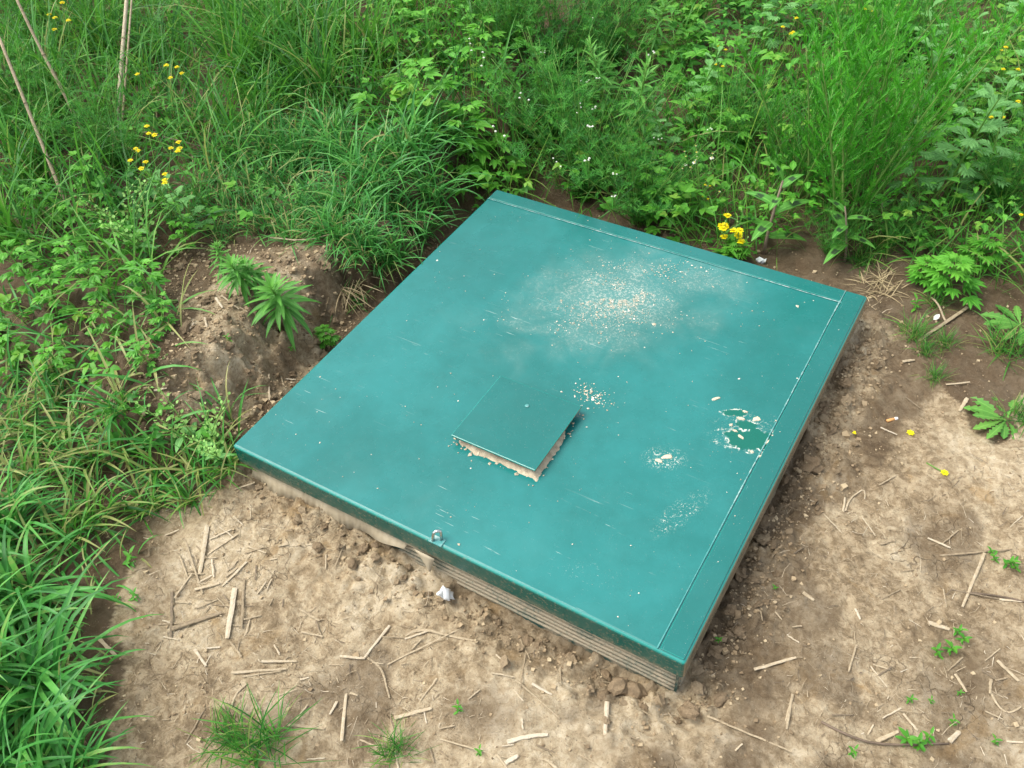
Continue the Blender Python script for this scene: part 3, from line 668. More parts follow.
for i in range(95):
    if i < 38: u, v = random.gauss(215, 28), random.gauss(590, 38)
    elif i < 75: u, v = random.uniform(200, 640), random.uniform(610, 765)
    else: u, v = random.uniform(760, 1020), random.uniform(480, 760)
    q_ = np.array([[u, v]], float)
    if not inpoly(q_, BARE)[0] or (v < 705 and 250 < u < 690 and v < 500 + (u - 250) * .47): continue
    a_ = random.uniform(0, PI); l_ = random.uniform(4, 13); dx_, dy_ = l_ * math.cos(a_), l_ * .75 * math.sin(a_)
    straw(((u - dx_, v - dy_), (u + dx_, v + dy_)), random.uniform(1.1, 2.3), random.uniform(.1, .9), 'straw_bit', 'short broken straw bit trodden into the bare soil', 'straw', 'short straw bits on the soil')
# chaff too small to count
n = 7000; P = scat(n * 2, -.5, 2.1, -.9, 1.3, None, False); ok, px = veg_mask(P); P = P[~ok][:n]
w_ = fbm(P[:, 0], P[:, 1], .25, 2, 101) + .9 * np.exp(-((px[~ok][:n] - np.array([330, 690])) / np.array([160, 60])) ** 2).prod(1) * .5
P = P[w_ > -.08]; mb = MB(); k = len(P)
strips(mb, P + [0, 0, .0022], RNG.uniform(0, 2 * PI, k), RNG.normal(.04, .15, k), 0, RNG.gamma(2, .006, k) + .004, RNG.uniform(.0008, .0022, k), P_thread, 2, .5, RNG.normal(0, .5, k), RNG.normal(0, .5, k), RNG.beta(1.3, 1.6, k))
tag(obj('chaff', mb, M['straw'], None, (.6, -.3, 0)), 'fine straw chaff scattered over the trampled soil', 'chaff', kind='stuff')
# crumbs of soil
mb = MB()
n = 26000; P = scat(n, -.6, 2.2, -.9, 1.5, None, False)
dx = np.maximum(np.maximum(-P[:, 0], P[:, 0] - LX), 0); dy = np.maximum(np.maximum(-P[:, 1], P[:, 1] - LY), 0); d = np.hypot(dx, dy)
pr = .16 + .6 * np.exp(-(d / .09) ** 2) + .35 * np.clip(fbm(P[:, 0], P[:, 1], .2, 2, 111), 0, 1)
P = P[RNG.uniform(0, 1, len(P)) < pr]
n2 = 2300; t_ = RNG.uniform(0, 1, n2); sd = RNG.integers(0, 3, n2)
off = np.abs(RNG.normal(0, .04, n2)) + .002; sd = np.where((sd == 0) & (RNG.uniform(0, 1, n2) < .55), 1, sd)
xx = np.where(sd == 0, LX * t_, np.where(sd == 1, LX + off, -off)); yy = np.where(sd == 0, -off, LY * t_)
P2 = np.stack([xx, yy, hgt(xx, yy)], 1); P = np.concatenate([P, P2]); P[:, 2] += .001
qx = RNG.uniform(-.8, -.005, 5000); qy = RNG.uniform(-.1, .9, 5000); q_ = np.stack([qx, qy, hgt(qx, qy) + .001], 1)
q_ = q_[inpoly(proj(q_)[0], [(140, 245), (345, 245), (375, 300), (262, 440), (140, 440)])]
P = np.concatenate([P, q_]); sz_ = RNG.gamma(1.6, .0011, len(P)) + .0008; sz_[-len(q_):] *= 1.35
lumps(mb, P, sz_, .75, None, True)
tag(obj('soil_crumbs', mb, M['crumb'], None, (.6, -.1, 0), False), 'loose brown soil crumbs heaped along the hatch walls', 'soil', kind='stuff')
# clods one can pick out
import bmesh
CL = []
for k in range(7):
    bm = bmesh.new(); bmesh.ops.create_icosphere(bm, subdivisions=2, radius=1)
    sx = RNG.uniform(.8, 1.25); sy = RNG.uniform(.7, 1.0); of = k * 5.3
    for v in bm.verts:
        nn = fbm(np.array(v.co.x * 1.0 + of), np.array(v.co.y + v.co.z * 1.7), .9, 3, 120 + k, .6)
        f_ = 1 + 1.05 * float(nn) + .25 * RNG.uniform(-.5, .5); v.co = Vector((v.co.x * sx, v.co.y * sy, v.co.z * .68)) * f_
    me = bpy.data.meshes.new('soil_clod'); bm.to_mesh(me); bm.free()
    at = me.attributes.new('tint', 'FLOAT', 'POINT'); at.data.foreach_set('value', np.full(len(me.vertices), RNG.uniform(.35, .8)))
    me.materials.append(M['clod']); CL.append(me)
def clod(x, y, r, label, group):
    o = bpy.data.objects.new('soil_clod', CL[RNG.integers(0, 7)]); COL.objects.link(o)
    o.location = (x, y, float(hgt(x, y)) + r * .25); o.scale = (r, r, r * RNG.uniform(.7, 1)); o.rotation_euler = (RNG.uniform(-.4, .4), RNG.uniform(-.4, .4), RNG.uniform(0, 6.28))
    return tag(o, label, 'soil clod', group)
for (u, v, r) in ((811, 465, .024), (618, 688, .016), (632, 692, .018), (648, 690, .013), (606, 675, .011), (660, 700, .014), (700, 690, .014), (715, 650, .015), (722, 640, .012), (862, 361, .012), (876, 364, .013), (868, 353, .010),
                  (505, 665, .013), (590, 690, .012), (640, 705, .012), (690, 712, .016), (770, 512, .011), (762, 540, .013), (741, 575, .015), (728, 612, .013), (708, 668, .012), (752, 555, .010), (785, 482, .012), (845, 385, .014), (830, 430, .013), (820, 448, .011)):
    p = G(u, v)
    if u > 700: clod(p[0], p[1], r, 'crumbly brown soil clod against the right wall of the hatch', 'soil clods along the right wall')
    else: clod(p[0], p[1], r, 'crumbly brown soil clod at the foot of the ribbed front wall', 'soil clods along the front wall')
for i in range(46):
    x = RNG.uniform(.05, 1.12); y = -abs(RNG.normal(.02, .035)) - .008
    clod(x, y, RNG.uniform(.005, .011), 'small brown soil crumb lump at the foot of the front wall', 'soil lumps along the front wall')
for i in range(46):
    y = RNG.uniform(-.05, 1.12); x = LX + abs(RNG.normal(.02, .04)) + .006
    clod(x, y, RNG.uniform(.005, .012), 'small brown soil lump beside the muddy right rim', 'soil lumps along the right rim')
for i in range(100):
    u, v = random.uniform(160, 335), random.uniform(255, 440); p = G(u, v)
    if p[0] < -.03: clod(p[0], p[1], .005 + RNG.gamma(1.4, .0033), 'soil lump on the dug face of the bank', 'soil lumps on the bank')
# white plastic scrap
p = G(444, 601); k = 9; Vp = []
for i in range(k):
    for j in range(k):
        a = i / (k - 1) - .5; b_ = j / (k - 1) - .5
        rr = (1 - .5 * abs(a)) * (1 + .3 * math.sin(5 * a + 3 * b_))
        Vp.append([p[0] + .030 * a * rr + .004 * math.sin(9 * b_), p[1] + .012 - .020 * b_ + .008 * math.cos(7 * a), p[2] + .014 + .034 * b_ * rr + .008 * math.sin(8 * a + 2 * b_)])
fp = np.array([[i * k + j, i * k + j + 1, (i + 1) * k + j + 1, (i + 1) * k + j] for i in range(k - 1) for j in range(k - 1)])
o = obj('plastic_scrap', MB().add(Vp, fp, .7), M['plastic'], None, p.tolist()); q = o.modifiers.new('thick', 'SOLIDIFY'); q.thickness = .005
tag(o, 'white crumpled plastic scrap against the front wall below the lock staple', 'plastic scrap')
p = G(759, 262); mb = MB(); lumps(mb, np.array([p + [0, 0, .006], p + [.012, .004, .004]]), np.array([.014, .009]), .6, .7, True)
tag(obj('paper_scrap', mb, M['plastic'], None, p.tolist(), False), 'tiny grey-white paper scrap behind the far edge of the hatch', 'paper scrap')
p = G(933, 321); mb = MB(); strips(mb, p + [0, 0, .004], 1.2, .15, .1, .026, .012, P_oval, 4, .4, .3, 0, .9)
tag(obj('paper_scrap', mb, M['white'], None, p.tolist()), 'small white paper scrap beside the thick straw and grass', 'paper scrap')
# cigarette butt
a = G(886, 422); b_ = G(898, 419); mid = (a + b_) / 2; dr = (b_ - a); dr[2] = 0; dr /= np.linalg.norm(dr)
cb_ = thing('cigarette_butt', 'cigarette butt with orange filter and white end on the soil', 'cigarette butt', mid.tolist())
mt1 = plainmat('filter_orange', [(.62, .30, .10), (.70, .38, .15)], .8); mt2 = plainmat('cigarette_paper', [(.75, .73, .70), (.8, .8, .78)], .8)
zc = .0035
tubes(mb1 := MB(), np.array([-dr * .0145, -dr * .005, dr * .005]) + [0, 0, zc], .0038, 10, .5); obj('filter', mb1, mt1, cb_)
tubes(mb2 := MB(), np.array([dr * .0051, dr * .010, dr * .0135]) + [0, 0, zc], .0037, 10, .5); obj('paper_end', mb2, mt2, cb_)
# fallen petals
for (u, v, lb) in ((841, 401, 'yellow petal lying beside the hatch near the right rim'), (852, 434, 'yellow petal on the soil below the cigarette butt'), (910, 434, 'yellow flower head lying on the soil beside the thin white straw'), (944, 474, 'yellow flower head fallen with its green stalk on the path')):
    p = G(u, v); mb = MB(); k = 7
    if u < 860: k = 2
    strips(mb, np.repeat((p + [0, 0, .004])[None], k, 0), np.linspace(0, 5.5, 7)[:k], .3, -.4, .010, .006, P_spoon, 3, .2, 0, 0, RNG.uniform(0, 1, k))
    fo = obj('fallen_flower', mb, M['yellow'], None, p.tolist()); tag(fo, lb, 'flower')
p = G(942, 473); q_ = G(924, 463)
mbx = tubes(MB(), np.linspace(q_, p, 4) + [0, 0, .004] - p, .0016, 5, .4); o = link('stalk', mbx.mesh('stalk'), M['stem'], fo)

# ================================================================== vegetation
U = lambda a, b, n=None: RNG.uniform(a, b, n)
FREE = {}; BASE = {}
def proto(name, label, cat, group): return thing(name, label, cat, (0, 0, -5), group)
def place(root, u, v, rz=None, sc=1.0, label=None, tilt=(0, 0), loc=None):
    p = G(u, v) if loc is None else np.array([loc[0], loc[1], float(hgt(*loc))])
    p = (p[0], p[1], p[2] - .004); rz = U(0, 6.28) if rz is None else rz
    if not FREE.get(root.name):
        FREE[root.name] = 1; root.location = p; root.rotation_euler = (tilt[0], tilt[1], rz); root.scale = (sc,) * 3
        BASE[root.name] = root['label']
        if label: root['label'] = label
        return root
    return dup(root, p, rz, sc, label or BASE[root.name], tilt)
def stempath(H, lean, az, bow=.15, k=6, base=(0, 0, 0)):
    s = np.linspace(0, 1, k); r = H * (math.sin(lean) * s + bow * s * s * (1 if lean else .3)); z = H * (math.cos(lean) * s - bow * .35 * s * s)
    return np.stack([base[0] + r * math.cos(az), base[1] + r * math.sin(az), base[2] + z], 1)
def along(C, t):
    k = len(C) - 1; f = np.clip(t, 0, .9999) * k; i = f.astype(int); w_ = (f - i)[:, None]; return C[i] * (1 - w_) + C[i + 1] * w_

def whorl(H=.16, nl=34, Ll=.09, W=.015, lean=.25, label='', group='leafy whorls'):
    root = proto('whorled_herb', label, 'plant', group)
    C = stempath(H, lean, 0, .1); kid(root, obj('stem', tubes(MB(), C, np.linspace(.0035, .002, 6)[None], 6, .5), M['stem'], root))
    for i in range(nl):
        t = .30 + .70 * (i / (nl - 1)) ** .8; p = along(C, np.array([t]))[0]; q = (i / (nl - 1))
        mb = MB(); strips(mb, p, i * 2.39996 + U(-.2, .2), -.15 + 1.25 * q ** 1.5 + U(-.15, .15), -.75 + .45 * q + U(-.2, .2), Ll * (1 - .66 * q ** 1.4) * U(.8, 1.1), W * (1 - .45 * q), P_lance, 6, .35, U(-.25, .25), U(-.3, .3), .25 + .6 * q + U(-.12, .12))
        kid(root, obj('leaf', mb, M['whorl'], root))
    return root
def palmate(n=9, H=.14, Ll=.045, W=.018, fing=5, mat='palm', tooth=True, label='', group='', name='lobed_herb', spread=1.25):
    root = proto(name, label, 'plant', group)
    C = stempath(H, .12, U(0, 6), .1); kid(root, obj('stem', tubes(MB(), C, np.linspace(.003, .0015, 6)[None], 5, .5), M['stem'], root))
    for i in range(n):
        q = i / max(1, n - 1); p = along(C, np.array([.15 + .85 * q]))[0]; az = i * 2.39996 + U(-.3, .3)
        pl = Ll * U(.7, 1.5) * (1 - .6 * q); mb = MB()
        el = .35 + .6 * q + U(-.2, .2)
        e = strips(mb, p, az, el, -.3, pl, .0025, P_thread, 3, .3, 0, 0, .6)[0][-1]
        k = fing; sp = np.linspace(-spread, spread, k); ll = Ll * (1 - .45 * np.abs(sp) / spread) * U(.85, 1.15) * (1 - .35 * q)
        tn = .45 + .35 * q + U(-.2, .2)
        strips(mb, np.repeat(e[None], k, 0), az + sp, U(-.1, .35), U(-.6, -.2), ll, W / Ll * ll * 1.05, toothed(P_lance, 5, .35) if tooth else P_lance, 10 if tooth else 6, .3, U(-.2, .2), U(-.15, .15, k), tn)
        kid(root, obj('leaf', mb, M[mat], root))
    return root
def mugwort(H=.26, n=16, label='', group='grey-green herbs', mat='mug', Ll=.075):
    root = proto('grey_leaved_herb', label, 'plant', group)
    C = stempath(H, .15, U(0, 6), .12); kid(root, obj('stem', tubes(MB(), C, np.linspace(.004, .0018, 6)[None], 6, .4), M['stem'], root))
    for i in range(n):
        q = i / (n - 1); p = along(C, np.array([.12 + .88 * q]))[0]; az = i * 2.39996 + U(-.3, .3)
        l = Ll * (1 - .55 * q ** 2) * U(.8, 1.1); el = .25 + .85 * q ** 2 + U(-.15, .15); mb = MB(); tn = .3 + .45 * q + U(-.15, .15)
        c = strips(mb, p, az, el, -.6, l, l * .17, P_lance, 6, .3, U(-.2, .2), 0, tn)[0]
        for j, t in enumerate((.35, .55, .72)):
            b_ = along(c, np.array([t]))[0]
            for s in (-1, 1):
                strips(mb, b_, az + s * .75, el - .6 * t, -.3, l * (.52 - .1 * j), l * .115, P_lance, 5, .3, 0, -s * .25, tn + .05)
        kid(root, obj('leaf', mb, M[mat], root))
    return root
def spotted(H=.17, n=8, label=''):
    root = proto('spotted_leaf_herb', label, 'plant', 'spotted-leaved herbs')
    C = stempath(H, .1, 1, .1); kid(root, obj('stem', tubes(MB(), C, np.linspace(.004, .002, 6)[None], 6, .75), M['twig'], root))
    for i in range(n):
        q = i / (n - 1); p = along(C, np.array([.25 + .75 * q]))[0]
        mb = MB(); l = .095 * U(.8, 1.1) * (1 - .3 * q * q)
        strips(mb, p, i * 2.2 + U(-.3, .3), .25 + (1.0 if i == n - 1 else .25 * q) + U(-.1, .15), -.75, l, l * .29, P_lance, 9, .22, U(-.25, .25), U(-.2, .2), U(.3, .8))
        kid(root, obj('leaf', mb, M['pers'], root))
    return root
def heads(mb, P, k=12, l=.008, wd=.0042, el=.25, tint=None):
    N = len(P); az = (np.arange(k) * 2 * PI / k)[None] + U(0, 6, (N, 1))
    strips(mb, np.repeat(P, k, 0), az.ravel(), el + U(-.15, .2, N * k), -.35, l * U(.8, 1.1, N * k), wd, P_spoon, 3, .2, 0, 0, U(0, 1, N * k))
    k2 = 7; az = (np.arange(k2) * 2 * PI / k2)[None] + U(0, 6, (N, 1))
    strips(mb, np.repeat(P + [0, 0, .001], k2, 0), az.ravel(), .8 + U(-.15, .2, N * k2), -.35, l * .6, wd * .8, P_spoon, 3, .2, 0, 0, U(0, .5, N * k2))
def yellowflower(H=.3, ns=4, nh=4, label='', dense=1.0, hs_=.0095):
    root = proto('yellow_flower_plant', label, 'flower', 'yellow flowers')
    mb = MB(); fl = MB(); lf = MB(); hp_ = []; bud = []
    for i in range(ns):
        C = stempath(H * U(.75, 1.1), U(.08, .32), U(0, 6.28), .1, 8); tubes(mb, C, np.linspace(.0017, .001, 8)[None], 4, U(.4, .8))
        hp_.append(C[-1])
        for j in range(nh):
            b_ = along(C, np.array([U(.6, .95)]))[0]; D = stempath(U(.04, .09) * dense, U(.2, .9), U(0, 6.28), -.2, 4, b_); tubes(mb, D, .0009, 4, .6)
            (hp_ if U(0, 1) < .62 else bud).append(D[-1])
        for j in range(5):
            b_ = along(C, np.array([U(.03, .6)]))[0]; l = U(.03, .07)
            strips(lf, b_, U(0, 6.28), U(.1, .8), -.7, l, l * .2, toothed(P_lance, 5, .35), 10, .3, 0, U(-.3, .3), U(.2, .8))
    kid(root, obj('stems', mb, M['stem'], root)); kid(root, obj('foliage', lf, M['herb'], root))
    for q in hp_:
        heads(f2 := MB(), np.array([q]), 12, hs_, hs_ * .5); kid(root, obj('flower', f2, M['yellow'], root))
    if bud:
        b2 = MB(); lumps(b2, np.array(bud), .0028, 1.3, .8); bo = obj('buds', b2, M['pod'], root); bo['kind'] = 'stuff'; kid(root, bo)
    return root
def daisy(H=.26, label=''):
    root = proto('white_daisy_plant', label, 'flower', 'white flowers'); mb = MB(); lf = MB()
    for i in range(7):
        C = stempath(H * U(.7, 1.1), U(.05, .3), U(0, 6.28), .1, 8); tubes(mb, C, np.linspace(.0016, .001, 8)[None], 4, .5)
        f2 = MB(); heads(f2, C[-1:], 14, .008 if i < 2 else .0045, .0026, .15 if i < 2 else .8)
        kid(root, obj('flower', f2, M['white'], root))
        f3 = MB(); lumps(f3, C[-1:] + [0, 0, .003], .003, .6, .5); kid(root, obj('flower_centre', f3, M['yellow'], root))
        for j in range(4):
            b_ = along(C, np.array([U(.05, .7)]))[0]; l = U(.03, .06); strips(lf, b_, U(0, 6.28), U(.2, .8), -.5, l, l * .2, P_lance, 5, .3, 0, 0, U(.2, .8))
    kid(root, obj('stems', mb, M['stem'], root)); kid(root, obj('foliage', lf, M['herb'], root)); return root
def feathery(H=.42, ns=26, R=.5, nl=15, nth=16, mat='thread', label='', flowers=10, name='feathery_herb', group='feathery herbs', llen=.05):
    root = proto(name, label, 'plant', group); mb = MB(); fo = MB(); fl = []
    B = []; AZ = []; EL = []
    for i in range(ns):
        C = stempath(H * U(.6, 1.08), U(.03, R), U(0, 6.28), U(-.05, .2), 8, (U(-.03, .03), U(-.03, .03), 0)); tubes(mb, C, np.linspace(.0022, .0009, 8)[None], 4, U(.3, .7))
        t = U(.08, 1, nl); B.append(along(C, t)); AZ.append(U(0, 6.28, nl)); EL.append(U(.1, .9, nl) + .3 * t)
        if i < flowers:
            for j in range(3):
                D = stempath(U(.03, .07), U(.2, .6), U(0, 6.28), -.1, 4, C[-1]); tubes(mb, D, .0007, 4, .6); fl.append(D[-1])
    B = np.concatenate(B); AZ = np.concatenate(AZ); EL = np.concatenate(EL); n = len(B); l = llen * U(.6, 1.25, n); tn = np.clip(U(-.1, .9, n) + .25 * (B[:, 2] / H - .5), 0, 1)
    C = strips(fo, B, AZ, EL, -.5, l, .0013, P_thread, 3, 0, 0, U(-.5, .5, n), tn, False)
    k = nth; f = np.tile(np.linspace(.12, 1, k), (n, 1)); fi = f * 3; ii = np.minimum(fi.astype(int), 2); w_ = (fi - ii)[..., None]
    ar = np.arange(n)[:, None]; pts = C[ar, ii] * (1 - w_) + C[ar, ii + 1] * w_
    side = np.tile(np.where(np.arange(k) % 2 == 0, 1, -1), (n, 1))
    strips(fo, pts.reshape(-1, 3), (AZ[:, None] + side * U(.5, 1.1, (n, k))).ravel(), (EL[:, None] - .2 + U(-.5, .6, (n, k))).ravel(), U(-.4, .4, n * k), (l[:, None] * .42 * (1.15 - .6 * f) * U(.7, 1.2, (n, k))).ravel(), .0021, P_thread, 2, 0, U(-1, 1, n * k), 0, np.repeat(tn, k), False)
    kid(root, obj('stems', mb, M['stem'], root)); fo_ = obj('foliage', fo, M[mat], root); fo_['kind'] = 'stuff'; kid(root, fo_)
    for q in fl:
        f2 = MB(); heads(f2, np.array([q]), 9, .0042, .0024, .2); lumps(f2, np.array([q]) + [0, 0, .0015], .0022, .8, .5); kid(root, obj('flower', f2, M['white'], root))
    return root
def wispy(H=.72, ns=7, nb=26, nt_=30, label=''):
    root = proto('wispy_herb', label, 'plant', 'tall wispy herbs'); mb = MB(); fo = MB()
    for i in range(ns):
        C = stempath(H * U(.75, 1.08), U(.05, .42), i * 2 * PI / ns + U(-.4, .4), .06, 10, (U(-.04, .04), U(-.04, .04), 0)); tubes(mb, C, np.linspace(.0042, .0014, 10)[None], 5, U(.3, 1))
        t = np.linspace(.12, .99, nb) + U(-.02, .02, nb); B = along(C, t); l = .19 * (1.12 - .72 * t) * U(.6, 1.2, nb); az = np.arange(nb) * 2.4 + U(-.3, .3, nb); el = U(.65, 1.05, nb)
        D = strips(mb, B, az, el, .2, l, .0022, P_thread, 4, 0, 0, U(-.2, .2, nb), .6, False)
        k = nt_; f = np.tile(np.linspace(.08, 1, k), (nb, 1)); fi = f * 4; ii = np.minimum(fi.astype(int), 3); w_ = (fi - ii)[..., None]
        ar = np.arange(nb)[:, None]; pts = (D[ar, ii] * (1 - w_) + D[ar, ii + 1] * w_).reshape(-1, 3); m_ = len(pts)
        tn = np.clip(np.repeat(.30 * t + U(-.05, .25, nb), k) + .45 * f.ravel() ** 2, 0, 1)
        strips(fo, pts, np.repeat(az, k) + np.where(np.arange(m_) % 2 == 0, 1, -1) * U(.3, 1.2, m_), np.repeat(el, k) + U(-.35, .35, m_), U(-.2, .3, m_), U(.012, .028, m_) * (1.15 - .4 * f.ravel()), .0030, P_thread, 2, 0, U(-1, 1, m_), 0, tn, False)
    kid(root, obj('stems', mb, M['stem'], root)); f_ = obj('foliage', fo, M['wisp'], root); f_['kind'] = 'stuff'; kid(root, f_); return root
def pennycress(H=.22, label='', ns=3):
    root = proto('round_pod_herb', label, 'plant', 'herbs with round pods'); mb = MB(); lf = MB()
    for i in range(ns):
        C = stempath(H * U(.8, 1.1), U(.1, .45), U(0, 6.28), .1, 8); tubes(mb, C, np.linspace(.0022, .0012, 8)[None], 5, .7)
        for j in range(26):
            t = .25 + .75 * j / 25; b_ = along(C, np.array([t]))[0]; az = j * 2.4; pm = MB()
            e = strips(pm, b_, az, .3, .2, .011, .0009, P_thread, 2, 0, 0, 0, .6)[0][-1]
            strips(pm, e, az, .5, .1, .0125 * (1.1 - .5 * t), .011 * (1.1 - .5 * t), P_oval, 6, .25, U(-.8, .8), 0, U(.2, .9)); kid(root, obj('pod', pm, M['pod'], root))
        for j in range(4):
            l = U(.03, .05); strips(lf, along(C, np.array([U(.05, .4)]))[0], U(0, 6.28), U(.1, .7), -.5, l, l * .35, P_lance, 6, .3, 0, 0, U(.3, .8))
    kid(root, obj('stems', mb, M['stem'], root)); kid(root, obj('foliage', lf, M['mug'], root)); return root
def rosette(n=8, l=.13, wd=.034, label='', az0=0, az1=6.28, mat='broad', el=.25, tooth=.4):
    root = proto('broad_leaf_rosette', label, 'plant', 'broad-leaved rosettes')
    for i in range(n):
        mb = MB(); ll = l * U(.65, 1.1); strips(mb, np.array([U(-.006, .006), U(-.006, .006), .004]), az0 + (az1 - az0) * (i + U(-.25, .25)) / n, el + U(-.1, .25), -el * 1.7 + U(-.15, .1), ll, wd * U(.8, 1.15), toothed(P_spoon, 7, tooth) if tooth else P_oval, 35, .22, U(-.25, .25), U(-.35, .35), U(.2, .9))
        kid(root, obj('leaf', mb, M[mat], root))
    return root
def tuft(n=60, l=.2, wd=.006, spread=.7, R=.03, label='', mat='grass', az0=0, az1=6.28, bend=-1.3, dry=.06, name='grass_tuft', group='grass tufts', sep=True, el=None):
    root = proto(name, label, 'grass', group)
    az = U(az0, az1, n); r = R * np.sqrt(U(0, 1, n)); a2 = U(0, 6.28, n); P = np.stack([r * np.cos(a2), r * np.sin(a2), np.zeros(n) + .002], 1)
    e_ = PI / 2 - U(.05, spread, n) if el is None else U(el[0], el[1], n)
    be = bend * U(.4, 1.25, n); L_ = l * U(.45, 1.12, n); W_ = wd * U(.6, 1.15, n); ro = U(-.5, .5, n); cu = U(-.35, .35, n)
    tn = np.where(U(0, 1, n) < dry, .97, np.clip(RNG.normal(.42, .2, n), 0, .72))
    if sep:
        for i in range(n):
            mb = MB(); strips(mb, P[i], az[i], e_[i], be[i], L_[i], W_[i], P_grass, 7, .3, ro[i], cu[i], tn[i], bpow=1.4); kid(root, obj('blade', mb, M[mat], root))
    else:
        mb = MB(); strips(mb, P, az, e_, be, L_, W_, P_grass, 6, .3, ro, cu, tn, bpow=1.4); bo = obj('blades', mb, M[mat], root); bo['kind'] = 'stuff'; kid(root, bo)
    return root
def seedling(n=7, l=.018, label='', H=.03):
    root = proto('seedling', label, 'plant', 'seedlings on the bare soil'); C = stempath(H, .2, 0, .1)
    kid(root, obj('stem', tubes(MB(), C, .0012, 4, .6), M['stem'], root))
    for i in range(n):
        p = along(C, np.array([.1 + .9 * i / n]))[0]; ll = l * U(.7, 1.2); mb = MB()
        strips(mb, p, i * 2.4, U(.05, .7), -.5, ll, ll * .36, P_lance, 5, .25, 0, 0, U(.1, .7)); kid(root, obj('leaf', mb, M['herb'], root))
    return root

# ---- meadow grass and low ground cover (nobody could count it)
def meadow(name, label, n, box4, poly, l, wd, mat, bend=(-1.7, -.4), el=(.7, 1.5), dry=.08, off=(0, 0, 0), azc=None, azs=PI, nseg=5):
    P = scat(n, *box4, poly); k = len(P)
    cl_ = fbm(P[:, 0], P[:, 1], .12, 2, 200)
    P = P[(cl_ + U(-.25, .25, k)) > -.12]; k = len(P); mb = MB()
    az = U(0, 2 * PI, k) if azc is None else azc + RNG.normal(0, azs, k)
    hg = 1 + .8 * fbm(P[:, 0], P[:, 1], .35, 2, 210)
    tn = np.where(U(0, 1, k) < dry, .96, np.clip(RNG.normal(.42, .16, k) + .5 * fbm(P[:, 0], P[:, 1], .25, 2, 220), 0, .74))
    strips(mb, P - [0, 0, .004], az, U(*el, k), U(*bend, k), np.clip(RNG.normal(1, .28, k), .35, 1.7) * l * hg, wd * U(.55, 1.2, k), P_grass, nseg, .3, U(-.6, .6, k), U(-.4, .4, k), tn, bpow=1.3)
    return tag(obj(name, mb, M[mat], None, off), label, 'grass', kind='stuff')
TL = [(-900, -900), (330, -900), (330, 30), (345, 110), (260, 150), (185, 230), (150, 330), (0, 360), (-900, 360)]
meadow('meadow_grass', 'tall green meadow grass behind the bank', 24000, (-4.2, -.2, .2, 4.2), TL, .30, .0060, 'grass', off=(-1.6, 1.6, .2))
TM = [(250, -700), (520, -700), (520, 20), (495, 190), (440, 230), (350, 120), (240, 110)]
meadow('meadow_grass', 'dense dark green grass between the flowers and the feathery herbs', 15000, (-2.2, .4, .9, 4.4), TM, .27, .0065, 'grass', off=(-.6, 2, .2))
TR = [(500, -700), (2200, -700), (2200, 400), (1050, 340), (1000, 300), (880, 265), (760, 262), (640, 245), (500, 205)]
meadow('meadow_grass', 'mixed short grass under the tall herbs behind the hatch', 26000, (-.6, 3.4, 1.15, 4.6), TR, .20, .0046, 'grass', off=(.9, 2, .1), dry=.1)
LM = [(-700, 330), (190, 300), (180, 350), (150, 400), (205, 430), (245, 400), (262, 480), (160, 520), (120, 620), (105, 760), (90, 1000), (-700, 1000)]
meadow('meadow_grass', 'ragged green grass on the slope left of the hatch', 10500, (-2.2, .12, -1.6, .8), LM, .125, .0062, 'bluegrass', off=(-.5, 0, .1), dry=.30, bend=(-1.9, -.3), el=(.3, 1.4))
def cover(name, label, n, box4, poly, sz, mat, off, lob=3, hmax=.1):
    P = scat(n, *box4, poly); k = len(P); cl_ = fbm(P[:, 0], P[:, 1], .16, 3, 300 + lob); P = P[cl_ * 1.6 + U(-.3, .3, k) > -.02]; k = len(P)
    mb = MB(); hg = U(.004, hmax, k); Q = P + np.stack([U(-.01, .01, k), U(-.01, .01, k), hg], 1); az = U(0, 6.28, k); tn = np.clip(.2 + 2.4 * hg + RNG.normal(0, .16, k) + .8 * fbm(P[:, 0], P[:, 1], .3, 2, 350 + lob), 0, 1); s_ = sz * U(.5, 1.35, k) * (1 + .8 * fbm(P[:, 0], P[:, 1], .4, 2, 340 + lob))
    e0 = U(-.1, .6, k); ro = U(-.4, .4, k)
    for sp in np.linspace(-1.0, 1.0, lob) if lob > 1 else (0,):
        strips(mb, Q, az + sp, e0, -.6, s_ * (1 - .3 * abs(sp)), s_ * (.42 if lob > 1 else .5), P_lance, 3, .3, ro, 0, tn)
    return tag(obj(name, mb, M[mat], None, off), label, 'ground cover', kind='stuff')
cover('ground_cover', 'low lobed weeds covering the ground left of the bank', 12000, (-3.2, .1, -.5, 3.2), [(-900, -600), (300, -600), (300, 230), (190, 270), (150, 400), (240, 450), (100, 480), (-900, 560)], .030, 'herb', (-1, .6, .1), 3, .09)
cover('ground_cover', 'low leafy weeds covering the ground behind the hatch', 24000, (-1.6, 3.4, 1.15, 4.4), [(330, -700), (2200, -700), (2200, 360), (1000, 300), (905, 265), (760, 260), (640, 245), (440, 215), (330, 100)], .034, 'herb', (.9, 1.9, .1), 3, .17)
cover('ground_cover', 'small plain leaves mixed into the weeds behind the hatch', 18000, (-1.6, 3.4, 1.15, 4.4), [(430, -700), (2200, -700), (2200, 330), (1000, 290), (905, 262), (700, 232), (440, 205)], .030, 'palm', (.9, 1.8, .1), 1, .2)
meadow('fine_grass', 'fine thin weeds and grass stalks woven through the herbs', 16000, (-3, 3.2, .9, 4.4), [(-500, -700), (2200, -700), (2200, 300), (880, 260), (760, 262), (640, 245), (440, 200), (330, 120), (150, 330), (-500, 330)], .24, .0022, 'herb', off=(0, 2, .1), el=(.9, 1.55), bend=(-.9, .1))

